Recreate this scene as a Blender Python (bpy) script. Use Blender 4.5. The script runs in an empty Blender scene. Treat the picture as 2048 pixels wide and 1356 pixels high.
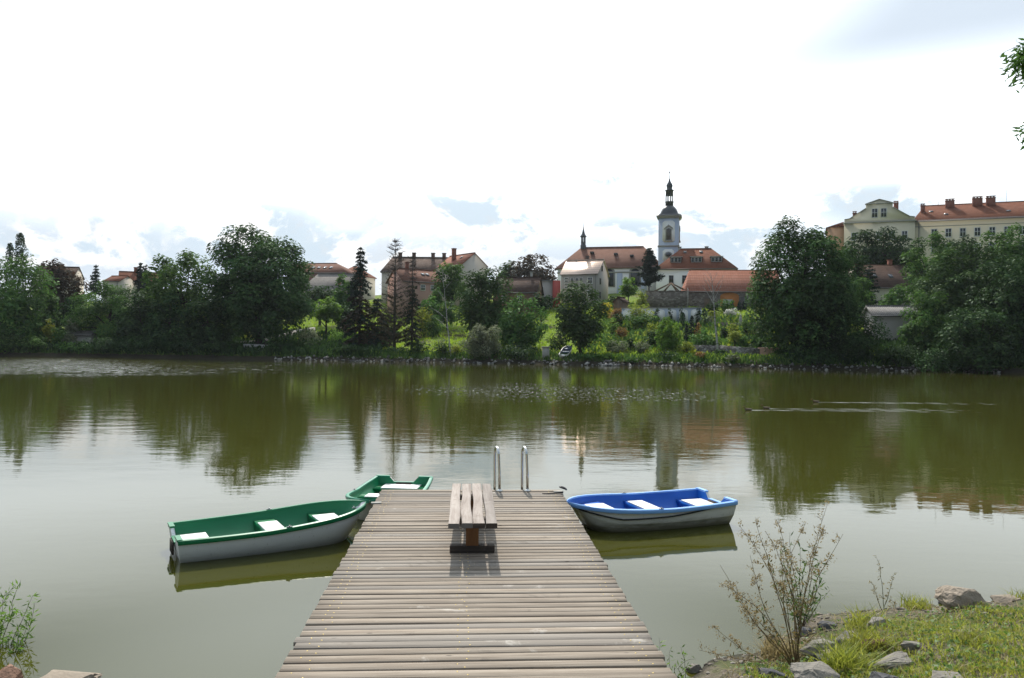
import bpy, bmesh, math, random
import numpy as np
from mathutils import Matrix, Vector
R = math.radians
C = bpy.context.scene.collection
sc = bpy.context.scene
# ------------------------------------------------------------------ camera
F = 1562.0                      # focal length in pixels of the 2048 px wide photograph
CAMZ = 3.1                      # eye height over the water
ROLL = math.atan(0.0095)
cr, sr = math.cos(ROLL), math.sin(ROLL)
CR, CU, CF = np.array([cr, 0, sr]), np.array([-sr, 0, cr]), np.array([0, 1.0, 0])
cam = bpy.data.cameras.new('camera'); cam_o = bpy.data.objects.new('camera', cam); C.objects.link(cam_o)
cam.sensor_width = 36; cam.lens = 36 * F / 2048; cam.clip_start = .05; cam.clip_end = 6000
cam_o.matrix_world = Matrix(((CR[0], CU[0], 0, 0), (0, 0, -1, 0), (CR[2], CU[2], 0, CAMZ), (0, 0, 0, 1)))
sc.camera = cam_o
# ------------------------------------------------------------------ light
SUN_EL, SUN_AZ = R(46), R(-7)
SUN = Vector((math.sin(SUN_AZ) * math.cos(SUN_EL), math.cos(SUN_AZ) * math.cos(SUN_EL), math.sin(SUN_EL)))
sl = bpy.data.lights.new('sun', 'SUN'); sl.energy = 4.6; sl.angle = R(.6); sl.color = (1, .93, .83)
so = bpy.data.objects.new('sun', sl); C.objects.link(so); so.rotation_euler = (-SUN).to_track_quat('-Z', 'Y').to_euler(); so.location = (0, 30, 60)
sc.view_settings.view_transform = 'Standard'; sc.view_settings.look = 'None'; sc.view_settings.gamma = 1
sc.view_settings.use_curve_mapping = False; sc.view_settings.exposure = 0.0
sc.cycles.max_bounces = 8; sc.cycles.transparent_max_bounces = 8; sc.cycles.caustics_reflective = False
sc.cycles.caustics_refractive = False; sc.cycles.sample_clamp_indirect = 6; sc.cycles.use_denoising = True

def setup_world():
    w = bpy.data.worlds.new('World'); sc.world = w; w.use_nodes = True
    nt = w.node_tree; N = nt.nodes; L = nt.links
    bg = N['Background']; bg.inputs[1].default_value = .1
    sky = N.new('ShaderNodeTexSky'); sky.sky_type = 'NISHITA'; sky.sun_disc = False
    sky.sun_elevation = SUN_EL; sky.sun_rotation = SUN_AZ; sky.dust_density = 2.0; sky.air_density = 1.0
    tc = N.new('ShaderNodeTexCoord'); d = tc.outputs['Generated']
    def math_(op, a, b=None, c=None, clamp=False):
        n = N.new('ShaderNodeMath'); n.operation = op; n.use_clamp = clamp
        for i, v in enumerate((a, b, c)):
            if v is None: continue
            if isinstance(v, (int, float)): n.inputs[i].default_value = v
            else: L.new(v, n.inputs[i])
        return n.outputs[0]
    def sstep(v, a, b, lo=0., hi=1.):
        n = N.new('ShaderNodeMapRange'); n.interpolation_type = 'SMOOTHSTEP'
        L.new(v, n.inputs[0]); n.inputs[1].default_value = a; n.inputs[2].default_value = b
        n.inputs[3].default_value = lo; n.inputs[4].default_value = hi
        return n.outputs[0]
    def mixc(f, a, b):
        n = N.new('ShaderNodeMix'); n.data_type = 'RGBA'
        for i, v in ((0, f), (6, a), (7, b)):
            if isinstance(v, (int, float)): n.inputs[i].default_value = v
            elif isinstance(v, tuple): n.inputs[i].default_value = v
            else: L.new(v, n.inputs[i])
        return n.outputs[2]
    dp = N.new('ShaderNodeVectorMath'); dp.operation = 'DOT_PRODUCT'; L.new(d, dp.inputs[0]); dp.inputs[1].default_value = SUN
    dot = dp.outputs['Value']
    sx = N.new('ShaderNodeSeparateXYZ'); L.new(d, sx.inputs[0]); z = sx.outputs[2]
    # thin veil of haze: bluish far from the sun, burning white round it
    veil_lo = mixc(sstep(dot, .20, .80), (5.6, 6.7, 7.9, 1), (7.5, 8.5, 9.6, 1))
    veil = mixc(sstep(dot, .79, .94), veil_lo, (27., 29., 30.5, 1))
    hz = math_('MULTIPLY', math_('MULTIPLY', sstep(z, .10, .19), sstep(z, .34, .255)), sstep(dot, .40, .66))
    veil = mixc(hz, veil, (17.5, 18.6, 19.4, 1)) 
    base = mixc(sstep(dot, -.5, .5, .30, .93), sky.outputs[0], veil)
    # cumulus belt low over the horizon, with pale blue gaps
    mp = N.new('ShaderNodeMapping'); L.new(d, mp.inputs[0]); mp.inputs['Scale'].default_value = (1, 1, 1.5); mp.inputs['Location'].default_value = (0, 0, 0)
    n1 = N.new('ShaderNodeTexNoise'); n1.inputs['Scale'].default_value = 9.0; n1.inputs['Detail'].default_value = 7; n1.inputs['Roughness'].default_value = .6; n1.inputs['Distortion'].default_value = .25
    L.new(mp.outputs[0], n1.inputs['Vector'])
    n2 = N.new('ShaderNodeTexNoise'); n2.inputs['Scale'].default_value = 22.0; n2.inputs['Detail'].default_value = 6; n2.inputs['Roughness'].default_value = .6
    L.new(mp.outputs[0], n2.inputs['Vector'])
    # where the cumulus banks stand: bearing u and height v over the lake's axis
    yy = math_('MAXIMUM', sx.outputs[1], .05); u_, v_ = math_('DIVIDE', sx.outputs[0], yy), math_('DIVIDE', z, yy); bank = None
    for cu, cv, ru, rv in ((-.335, .135, .12, .045), (-.56, .115, .13, .045), (-.06, .148, .15, .055), (.135, .214, .06, .024), (.28, .155, .10, .065), (.50, .178, .17, .035), (.14, .125, .12, .04), (-.20, .11, .12, .03)):
        a, b = math_('DIVIDE', math_('SUBTRACT', u_, cu), ru), math_('DIVIDE', math_('SUBTRACT', v_, cv), rv)
        q = sstep(math_('ADD', math_('MULTIPLY', a, a), math_('MULTIPLY', b, b)), 1.25, .15); bank = q if bank is None else math_('MAXIMUM', bank, q)
    belt = math_('MULTIPLY', math_('MAXIMUM', bank, math_('MULTIPLY', sstep(z, .17, .08), .45)), sstep(z, -.02, .03))
    gap = math_('MULTIPLY', sstep(n1.outputs[0], .58, .45), belt)
    edge = math_('MULTIPLY', math_('MULTIPLY', sstep(n1.outputs[0], .455, .535), sstep(n1.outputs[0], .62, .545)), belt)
    cloudy = mixc(math_('MULTIPLY', gap, .95), base, (6.9, 8.2, 9.3, 1))
    grey = mixc(math_('MULTIPLY', math_('MULTIPLY', belt, sstep(n2.outputs[0], .5, .68)), .55), cloudy, (7.9, 8.4, 8.9, 1))
    out = mixc(math_('MULTIPLY', edge, .8), grey, (12.5, 12.3, 12.0, 1))
    # below the horizon: plain
    L.new(out, bg.inputs[0])
setup_world()

# ------------------------------------------------------------------ pixel helpers (photograph pixels -> world points)
def ray(px, py): return (px - 1024) / F * CR + (678 - py) / F * CU + CF
def at(px, py, Y): return np.array([0, 0, CAMZ]) + ray(px, py) * Y
def gp(px, py, z=0.0):
    r = ray(px, py); return np.array([0, 0, CAMZ]) + r * ((z - CAMZ) / r[2])

# ------------------------------------------------------------------ mesh builder
class MB:
    def __init__(s): s.V, s.n, s.L, s.K, s.M = [], 0, [], [], []
    def add(s, V, Fc, mi=0):
        V = np.asarray(V, dtype=np.float64).reshape(-1, 3)
        if isinstance(Fc, np.ndarray):
            s.L.append(Fc.ravel() + s.n); s.K.append(np.full(len(Fc), Fc.shape[1])); s.M.append(np.full(len(Fc), mi))
        else:
            s.L.append(np.array([i for f in Fc for i in f]) + s.n); s.K.append(np.array([len(f) for f in Fc])); s.M.append(np.full(len(Fc), mi))
        s.V.append(V); s.n += len(V); return s
    def quads(s, Q, mi=0):
        Q = np.asarray(Q); k = Q.shape[1]; return s.add(Q.reshape(-1, 3), np.arange(len(Q) * k).reshape(-1, k), mi)
    def box(s, c, size, rz=0, rx=0, ry=0, mi=0, taper=1.0):
        h = np.array(size) / 2.; V = np.array([[x, y, z] for z in (-1, 1) for y in (-1, 1) for x in (-1, 1)], float)
        V[4:, :2] *= taper; V = V * h
        if rx or ry or rz: V = V @ np.array(Matrix.Rotation(rz, 3, 'Z') @ Matrix.Rotation(ry, 3, 'Y') @ Matrix.Rotation(rx, 3, 'X')).T
        return s.add(V + np.array(c), [(0, 2, 3, 1), (4, 5, 7, 6), (0, 1, 5, 4), (2, 6, 7, 3), (0, 4, 6, 2), (1, 3, 7, 5)], mi)
    def bar(s, p, q, w, h, mi=0):
        p, q = np.array(p, float), np.array(q, float); d = q - p; d /= np.linalg.norm(d)
        up = np.array([0, 0, 1.]) if abs(d[2]) < .95 else np.array([0, 1., 0])
        a = np.cross(d, up); a /= np.linalg.norm(a); b = np.cross(a, d)
        V = [o + sx * a * w / 2 + sy * b * h / 2 for o in (p, q) for sx, sy in ((-1, -1), (1, -1), (1, 1), (-1, 1))]
        return s.add(V, [(0, 1, 2, 3), (7, 6, 5, 4), (0, 4, 5, 1), (1, 5, 6, 2), (2, 6, 7, 3), (3, 7, 4, 0)], mi)
    def tube(s, P, r, n=6, mi=0, cap=True):
        P = np.array(P, float); m = len(P); r = np.full(m, r) if np.isscalar(r) else np.array(r, float)
        T = np.gradient(P, axis=0); T /= np.linalg.norm(T, axis=1)[:, None] + 1e-9
        a = np.cross(T[0], [0, 0, 1.] if abs(T[0][2]) < .9 else [1., 0, 0]); V = []
        for i in range(m):
            a = a - T[i] * (a @ T[i]); a /= np.linalg.norm(a) + 1e-9; b = np.cross(T[i], a)
            t = np.arange(n) * 2 * np.pi / n
            V.append(P[i] + r[i] * (np.cos(t)[:, None] * a + np.sin(t)[:, None] * b))
        Fc = [(i * n + j, i * n + (j + 1) % n, (i + 1) * n + (j + 1) % n, (i + 1) * n + j) for i in range(m - 1) for j in range(n)]
        if cap: Fc += [tuple(range(n - 1, -1, -1)), tuple((m - 1) * n + j for j in range(n))]
        return s.add(np.concatenate(V), Fc, mi)
    def lathe(s, prof, n=16, c=(0, 0, 0), mi=0, rot=0., sq=None):
        V = []
        for k, (r, z) in enumerate(prof):
            t = np.arange(n) * 2 * np.pi / n + rot; x, y = np.cos(t), np.sin(t)
            if sq is not None:
                e = sq[k]; m = np.maximum(abs(x), abs(y)); f = (1 - e) + e / m; x, y = x * f, y * f
            V.append(np.stack([x * r, y * r, np.full(n, z)], 1) + np.array(c))
        Fc = [(i * n + j, i * n + (j + 1) % n, (i + 1) * n + (j + 1) % n, (i + 1) * n + j) for i in range(len(prof) - 1) for j in range(n)]
        Fc += [tuple(range(n - 1, -1, -1)), tuple((len(prof) - 1) * n + j for j in range(n))]
        return s.add(np.concatenate(V), Fc, mi)
    def prism(s, poly, d, axis='y', off=0., mi=0):
        """poly in the plane normal to axis (x,z for 'y'; y,z for 'x'; x,y for 'z'), extruded from off by d"""
        n = len(poly); V = []
        for o in (off, off + d):
            for u, v in poly: V.append({'y': (u, o, v), 'x': (o, u, v), 'z': (u, v, o)}[axis])
        Fc = [tuple(range(n)), tuple(range(2 * n - 1, n - 1, -1))] + [((i + 1) % n, i, n + i, n + (i + 1) % n) for i in range(n)]
        return s.add(V, Fc, mi)
    def build(s, name, mats, parent=None, smooth=False, loc=None, rz=0., fix=True):
        me = bpy.data.meshes.new(name); V = np.concatenate(s.V); L = np.concatenate(s.L).astype(np.int32); K = np.concatenate(s.K).astype(np.int32)
        me.vertices.add(len(V)); me.vertices.foreach_set('co', V.astype(np.float32).ravel())
        me.loops.add(len(L)); me.loops.foreach_set('vertex_index', L)
        me.polygons.add(len(K)); me.polygons.foreach_set('loop_start', np.concatenate([[0], np.cumsum(K)[:-1]]).astype(np.int32))
        for m in (mats if isinstance(mats, (list, tuple)) else [mats]): me.materials.append(m)
        me.polygons.foreach_set('material_index', np.concatenate(s.M).astype(np.int32))
        me.update(calc_edges=True)
        if fix and len(K) < 6000:
            bm = bmesh.new(); bm.from_mesh(me); bmesh.ops.recalc_face_normals(bm, faces=bm.faces); bm.to_mesh(me); bm.free()
        if smooth: me.polygons.foreach_set('use_smooth', np.ones(len(K), bool))
        o = bpy.data.objects.new(name, me); C.objects.link(o)
        if parent is not None: o.parent = parent
        if loc is not None: o.location = [float(v) for v in loc]
        o.rotation_euler.z = rz
        return o

def smooth_angle(o, deg=35):
    me = o.data; me.polygons.foreach_set('use_smooth', np.ones(len(me.polygons), bool))
    bm = bmesh.new(); bm.from_mesh(me)
    for e in bm.edges:
        if len(e.link_faces) == 2 and e.calc_face_angle(0) > R(deg): e.smooth = False
    bm.to_mesh(me); bm.free()
def bevel(o, w, seg=2):
    bm = bmesh.new(); bm.from_mesh(o.data)
    bmesh.ops.bevel(bm, geom=[e for e in bm.edges if len(e.link_faces) == 2 and e.calc_face_angle(0) > R(40)], offset=w, segments=seg, affect='EDGES', profile=.5, clamp_overlap=True)
    bm.to_mesh(o.data); bm.free()

def tag(o, label=None, cat=None, group=None, kind=None):
    if label: o['label'] = label
    if cat: o['category'] = cat
    if group: o['group'] = group
    if kind: o['kind'] = kind
    return o
def thing(name, label, cat, loc=(0, 0, 0), rz=0., group=None):
    o = bpy.data.objects.new(name, None); C.objects.link(o); o.empty_display_size = .3
    o.location = [float(v) for v in loc]; o.rotation_euler.z = rz
    return tag(o, label, cat, group)
def copy_tree(o, parent=None):
    c = o.copy(); C.objects.link(c); c.parent = parent
    for ch in list(o.children): copy_tree(ch, c)
    return c

# ------------------------------------------------------------------ materials
class NT:
    def __init__(s, name):
        s.m = bpy.data.materials.new(name); s.m.use_nodes = True; s.nt = s.m.node_tree; s.N = s.nt.nodes; s.Lk = s.nt.links
        s.p = s.N['Principled BSDF']; s.out = s.N['Material Output']
    def n(s, t, **kw):
        x = s.N.new('ShaderNode' + t)
        for k, v in kw.items():
            if k.startswith('i_'):
                key = k[2:]; key = int(key) if key.isdigit() else key.replace('_', ' ')
                s.set(x.inputs[key], v)
            else: setattr(x, k, v)
        return x
    def set(s, sock, v):
        if isinstance(v, bpy.types.NodeSocket): s.Lk.new(v, sock)
        else:
            if isinstance(v, tuple) and len(v) == 3 and sock.type == 'RGBA': v = (*v, 1)
            sock.default_value = v
    def coord(s, scale=(1, 1, 1), which='Object', rot=(0, 0, 0), loc=(0, 0, 0)):
        tc = s.n('TexCoord'); mp = s.n('Mapping'); s.Lk.new(tc.outputs[which], mp.inputs[0])
        mp.inputs['Scale'].default_value = scale; mp.inputs['Rotation'].default_value = rot; mp.inputs['Location'].default_value = loc; return mp.outputs[0]
    def noise(s, vec, scale=5, detail=4, rough=.5, dist=0, out=0):
        x = s.n('TexNoise', i_Vector=vec, i_Scale=scale, i_Detail=detail, i_Roughness=rough, i_Distortion=dist); return x.outputs[out]
    def ramp(s, f, stops, interp='LINEAR'):
        x = s.n('ValToRGB'); s.set(x.inputs[0], f); e = x.color_ramp.elements; x.color_ramp.interpolation = interp
        while len(e) < len(stops): e.new(.5)
        for el, (p, c) in zip(e, stops): el.position = p; el.color = (*c, 1) if not isinstance(c, (int, float)) else (c, c, c, 1)
        return x.outputs[0]
    def mix(s, f, a, b, blend='MIX'):
        x = s.n('Mix', data_type='RGBA', blend_type=blend); s.set(x.inputs[0], f); s.set(x.inputs[6], a); s.set(x.inputs[7], b); return x.outputs[2]
    def math(s, op, a, b=0., clamp=False):
        x = s.n('Math', operation=op, use_clamp=clamp); s.set(x.inputs[0], a); s.set(x.inputs[1], b); return x.outputs[0]
    def rng(s, v, a, b, lo=0., hi=1., smooth=True):
        x = s.n('MapRange', interpolation_type='SMOOTHSTEP' if smooth else 'LINEAR'); s.set(x.inputs[0], v)
        for i, q in ((1, a), (2, b), (3, lo), (4, hi)): x.inputs[i].default_value = q
        return x.outputs[0]
    def bump(s, h, strength=.3, dist=.02, normal=None):
        x = s.n('Bump', i_Height=h, i_Strength=strength, i_Distance=dist)
        if normal is not None: s.Lk.new(normal, x.inputs['Normal'])
        return x.outputs[0]
    def fin(s, col=None, rough=None, normal=None, spec=None, metal=None):
        p = s.p
        if col is not None: s.set(p.inputs['Base Color'], col)
        if rough is not None: s.set(p.inputs['Roughness'], rough)
        if normal is not None: s.set(p.inputs['Normal'], normal)
        if spec is not None: p.inputs['Specular IOR Level'].default_value = spec
        if metal is not None: p.inputs['Metallic'].default_value = metal
        return s.m
    def island(s): return s.n('NewGeometry').outputs['Random Per Island']

def m_leaf(name, c1, c2, c3=None, trans=.35, tcol=None, rough=.5, spec=.02):
    m = NT(name); r = m.island(); oi = m.n('ObjectInfo').outputs['Random']
    col = m.ramp(r, [(0, c1), (.6, c2), (1, c3 or c2)])
    hs = m.n('HueSaturation', i_Color=col); at_ = m.n('Attribute', attribute_name='clump'); m.set(hs.inputs['Value'], m.math('MULTIPLY', m.rng(oi, 0, 1, .82, 1.15, False), m.math('ADD', at_.outputs['Fac'], 1.0))); m.set(hs.inputs['Hue'], m.rng(oi, 0, 1, .49, .515, False))
    df = m.n('BsdfDiffuse'); m.set(df.inputs[0], hs.outputs[0]); gl = m.n('BsdfGlossy'); gl.inputs['Roughness'].default_value = .5; gl.inputs[0].default_value = (.75, .85, .8, 1); mg = m.n('MixShader'); mg.inputs[0].default_value = spec; m.Lk.new(df.outputs[0], mg.inputs[1]); m.Lk.new(gl.outputs[0], mg.inputs[2])
    t = m.n('BsdfTranslucent'); g = m.mix(.5, hs.outputs[0], tcol or tuple(min(1, v * 2.2) for v in c2)); m.set(t.inputs[0], g)
    mx = m.n('MixShader'); mx.inputs[0].default_value = trans; m.Lk.new(mg.outputs[0], mx.inputs[1]); m.Lk.new(t.outputs[0], mx.inputs[2]); m.Lk.new(mx.outputs[0], m.out.inputs[0])
    return m.m
def m_plain(name, col, rough=.6, spec=.4, var=.12, scale=3., bump=.0, metal=0., dirt=None):
    m = NT(name); v = m.coord(); n = m.noise(v, scale, 5, .6)
    c = m.mix(n, tuple(x * (1 - var) for x in col), tuple(min(1, x * (1 + var)) for x in col))
    if dirt: c = m.mix(m.rng(m.noise(v, scale * .35, 6, .7), .5, .75, 0, .7), c, dirt)
    return m.fin(c, rough, m.bump(m.noise(v, scale * 8, 4), bump, .02) if bump else None, spec, metal)
def m_bark(name, c1, c2, sc_=6.):
    m = NT(name); v = m.coord((1, 1, .25)); n = m.noise(v, sc_, 5, .65)
    return m.fin(m.mix(n, c1, c2), .9, m.bump(n, .6, .05), .1)
def m_tile(name, c1, c2, c3, size=.35, axis=0, rough=.9, wave=True, spec=.08, line=.55):
    """roof tiles: courses run along the object's x axis, stepped up the slope (z)"""
    m = NT(name); v = m.coord(); sx = m.n('SeparateXYZ', i_0=v) if False else m.n('SeparateXYZ'); m.Lk.new(v, sx.inputs[0])
    n = m.noise(v, 1.1, 5, .7); n2 = m.noise(v, 9, 3, .6)
    c = m.ramp(m.math('ADD', m.math('MULTIPLY', n, .65), m.math('MULTIPLY', n2, .35)), [(.3, c1), (.5, c2), (.72, c3)])
    fz = m.math('FRACT', m.math('DIVIDE', sx.outputs[2], size)); fx = m.math('FRACT', m.math('DIVIDE', sx.outputs[0], size * .8))
    c = m.mix(m.rng(fz, .22, .0, 0, line), c, tuple(x * .35 for x in c1))
    h = m.math('ADD', m.math('SUBTRACT', 1.0, fz), m.math('MULTIPLY', m.math('SINE', m.math('MULTIPLY', fx, 6.283)), .35))
    return m.fin(c, rough, m.bump(h, .5, .06), spec)
def m_stone(name, c1, c2, c3, scale=2.2, mortar=(.16, .15, .13), bump=.8, squash=1.6):
    m = NT(name); v = m.coord((1, 1, squash)); vo = m.n('TexVoronoi', feature='F1', i_Vector=v, i_Scale=scale); ve = m.n('TexVoronoi', feature='DISTANCE_TO_EDGE', i_Vector=v, i_Scale=scale)
    bw = m.n('RGBToBW'); m.Lk.new(vo.outputs['Color'], bw.inputs[0])
    c = m.ramp(bw.outputs[0], [(.2, c1), (.5, c2), (.8, c3)]); c = m.mix(m.math('MULTIPLY', m.noise(v, scale * 4, 4), .5), c, c1)
    e = m.rng(ve.outputs['Distance'], 0, .08); c = m.mix(e, mortar, c)
    return m.fin(c, .9, m.bump(e, bump, .04), .2)
def m_glass(name='window_glass', col=(.03, .035, .045), rough=.08): return m_plain(name, col, rough, .6, .3, 1.5)
# ------------------------------------------------------------------ the setting: lake, far hillside, near bank
SX = np.array([-260, -150, -112, -74, -45, -20, 0, 25, 53.7, 90, 150, 260.])
SY = np.array([150, 130, 121, 113, 107, 102.0, 96.8, 90.5, 82, 70, 48, 5.])
def shoreY(X): X = np.asarray(X, float); return np.interp(X, SX, SY) + .35 * np.sin(X * .55) + .25 * np.sin(X * 1.37 + 1)
HD = np.array([-8, -1, 0, .8, 2.2, 8, 43, 57, 67, 97, 125, 200, 600.])
HZ = np.array([-1.5, -.3, -.02, .45, .95, 1.5, 6.4, 9.0, 10.8, 14.2, 16.8, 19, 20.])
def terrH(X, Y):
    X = np.asarray(X, float); Y = np.asarray(Y, float); d = (Y - shoreY(X)) * .97
    z = np.interp(d, HD, HZ)
    tz = np.floor((z - 1.5) / 1.25) * 1.25 + 1.5 + 1.25 * np.clip((((z - 1.5) / 1.25) % 1 - .72) / .28, 0, 1) + .12
    w = np.clip((X - 11) / 4, 0, 1) * np.clip((44 - X) / 4, 0, 1) * np.clip((d - 7) / 2, 0, 1) * np.clip((46 - d) / 4, 0, 1)
    z = z * (1 - w) + np.maximum(tz, 1.45) * w
    b = np.clip((d - 1) / 6, 0, 1)
    z += b * (.22 * np.sin(X * .31 + Y * .2) + .14 * np.sin(X * .83 - Y * .6) + .07 * np.sin(X * 2.1 + Y * 1.7)) + .06 * np.sin(X * 3.3) * np.clip(d, 0, 1)
    lw = np.clip((-30 - X) / 30, 0, 1); z -= lw * np.clip((d - 20) / 60, 0, 1) * 3.0
    return z

def near_shore_pts():
    px = [(-900, 1335), (-500, 1345), (0, 1362), (90, 1364), (200, 1370), (560, 1440), (1000, 1440), (1330, 1390), (1400, 1335), (1480, 1306), (1560, 1270), (1620, 1236), (1700, 1220), (1800, 1216), (1900, 1207), (2048, 1199), (2500, 1160)]
    P = [gp(x, y, 0) for x, y in px]; P = [(-40, P[0][1] + 3)] + [(p[0], p[1]) for p in P] + [(40, 16)]
    return np.array(P)
NS = near_shore_pts()
def nearH(X, Y):
    X = np.asarray(X, float); Y = np.asarray(Y, float)
    wob = .06 * np.sin(X * 4.1) + .05 * np.sin(X * 9.3 + 1) + .03 * np.sin(X * 17)
    d = (np.interp(X, NS[:, 0], NS[:, 1]) + wob - Y) * .86
    z = np.interp(d, [-3, -.6, 0, .3, .8, 1.6, 3, 8, 30], [-1.2, -.25, -.01, .10, .27, .50, .85, 1.6, 3.2])
    r = np.clip(d / .6, 0, 1)
    z += r * (.03 * np.sin(X * 3.1 + Y * 2.3) + .02 * np.sin(X * 7.7 - Y * 5.1) + .012 * np.sin(X * 15 + Y * 13))
    under = np.clip((1.9 - np.abs(X + .25)) / .5, 0, 1); z = z * (1 - under) + np.minimum(z, .28) * under
    return z, d

def mat_water():
    m = NT('lake_water'); v = m.coord(); s = m.n('SeparateXYZ'); m.Lk.new(v, s.inputs[0]); X, Y = s.outputs[0], s.outputs[1]
    nz = m.noise(m.coord((.10, .30, 1)), 1.0, 7, .7)
    def ell(cx, cy, rx, ry, soft=.75, sh=0.):
        dx = m.math('DIVIDE', m.math('ADD', m.math('SUBTRACT', X, cx), m.math('MULTIPLY', m.math('SUBTRACT', Y, cy), sh)), rx)
        dy = m.math('DIVIDE', m.math('SUBTRACT', Y, cy), ry)
        r = m.math('ADD', m.math('MULTIPLY', dx, dx), m.math('MULTIPLY', dy, dy))
        return m.rng(m.math('ADD', r, m.math('MULTIPLY', m.math('SUBTRACT', nz, .5), 2.6)), 2.1, .0)
    e1 = ell(-46, 82, 21, 22, .9, .45); e2 = ell(3, 46.5, 10, 8.5, .9, .25); e3 = m.math('MULTIPLY', ell(27, 50, 13, 4.5, .9, .2), .45); e4 = m.math('MULTIPLY', ell(-14, 92, 8, 6, .9), .35)
    patch = m.math('MAXIMUM', m.math('MAXIMUM', e1, e2), m.math('MAXIMUM', e3, e4))
    spk = m.mix(m.rng(Y, 58, 66), m.noise(m.coord((4.6, 1.15, 1)), 1.0, 1, .5), m.noise(m.coord((2.6, .55, 1)), 1.0, 1, .5)); spark = m.math('ADD', m.math('ADD', spk, m.math('MULTIPLY', e1, .25)), m.math('MULTIPLY', m.math('SUBTRACT', patch, 1.0), .34)); patch = m.rng(spark, .49, .58)
    near = m.rng(Y, 9, 30)                      # the sheltered water by the bank lies calmest
    w1 = m.noise(m.coord((.55, 1.1, 1), rot=(0, 0, .15)), 1.0, 2, .5)
    w2 = m.noise(m.coord((2.6, 5.2, 1), rot=(0, 0, -.2)), 1.0, 3, .55, .4)
    w3 = m.mix(m.rng(Y, 58, 66), m.noise(m.coord((2.4, .62, 1), rot=(0, 0, .12)), 1.0, 2, .6, .3), m.noise(m.coord((1.3, .30, 1), rot=(0, 0, .12)), 1.0, 2, .6, .3))
    h = m.math('MULTIPLY', w1, m.math('ADD', .002, m.math('MULTIPLY', near, .0062)))
    h = m.math('ADD', h, m.math('MULTIPLY', w2, m.math('ADD', .0005, m.math('MULTIPLY', near, .0022))))
    h = m.math('ADD', h, m.math('MULTIPLY', m.math('MULTIPLY', w3, patch), m.rng(Y, 58, 70, .20, .60)))
    b = m.bump(h, 1.0, 1.0)
    murk = m.mix(m.noise(m.coord((.05, .1, 1)), 1, 3), (.045, .047, .007), (.051, .051, .009))
    m.fin(murk, .02, b, .5); m.p.inputs['IOR'].default_value = 1.333
    return m.m
def mat_ground():
    m = NT('hillside_grass'); v = m.coord()
    n = m.noise(v, .16, 6, .65); n2 = m.noise(v, 1.4, 5, .7)
    c = m.ramp(n2, [(.3, (.075, .115, .016)), (.5, (.115, .18, .020)), (.7, (.19, .23, .036))])
    c = m.mix(m.rng(n, .52, .66), c, (.11, .095, .05))
    s = m.n('SeparateXYZ'); m.Lk.new(v, s.inputs[0]); c = m.mix(m.rng(m.math('ADD', s.outputs[2], m.math('MULTIPLY', n2, .5)), 1.1, .6), c, (.035, .03, .02))  # dark soil colour by the waterline paints the shade under overhanging plants
    return m.fin(c, .95, m.bump(n2, .8, .25), .1)
def mat_bank():
    m = NT('bank_soil'); v = m.coord(); n = m.noise(v, 2.2, 6, .7); n2 = m.noise(v, 26, 4, .7)
    c = m.ramp(n2, [(.3, (.05, .042, .03)), (.5, (.12, .10, .075)), (.7, (.22, .19, .14))])
    c = m.mix(m.rng(n, .42, .62), c, (.07, .085, .025))
    s = m.n('SeparateXYZ'); m.Lk.new(v, s.inputs[0]); c = m.mix(m.rng(s.outputs[2], .10, .0), c, (.03, .026, .018))
    return m.fin(c, .9, m.bump(n2, .9, .03), .2)

w = MB().quads([[[-900, -60, 0], [900, -60, 0], [900, 320, 0], [-900, 320, 0]]]).build('lake_water', mat_water()); tag(w, 'calm olive lake water between dock and far bank', kind='structure')
def sheet(name, Xs, rows, fn, mat, label):
    n, k = len(Xs), len(rows); V = np.array([fn(x, r) for r in rows for x in Xs]) if not callable(rows) else None
    I = np.arange(n * k).reshape(k, n); Q = np.stack([I[:-1, :-1], I[:-1, 1:], I[1:, 1:], I[1:, :-1]], -1).reshape(-1, 4)
    o = MB().add(V, Q).build(name, mat, smooth=True, fix=False); return tag(o, label, kind='structure')
Xs = np.concatenate([np.linspace(-900, -170, 12), np.arange(-150, 150, .9), np.linspace(170, 900, 12)])
ds = np.concatenate([np.arange(-8, 0, 1.6), np.arange(0, 4, .35), np.arange(4, 70, 1.0), np.arange(70, 140, 5), np.array([160, 200, 300, 500, 900, 1500])])
def ff(x, d): y = float(shoreY(x)) + d / .97; return (x, y, float(terrH(x, y)))
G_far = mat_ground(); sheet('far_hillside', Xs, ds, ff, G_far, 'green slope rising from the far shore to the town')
bx = np.concatenate([np.linspace(-60, -13, 16), np.arange(-12, -4, .2), np.arange(-4, 9, .075), np.arange(9, 14, .25), np.linspace(15, 60, 14)])
by = np.concatenate([np.array([-60, -40, -25, -15, -10, -6, -3, -1]), np.arange(0, 4, .3), np.arange(4, 12.5, .075), np.arange(13, 20, 1.)])
sheet('near_bank', bx, by, lambda x, y: (x, y, float(nearH(x, y)[0])), mat_bank(), 'earth bank sloping down to the water beside the dock')
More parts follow.
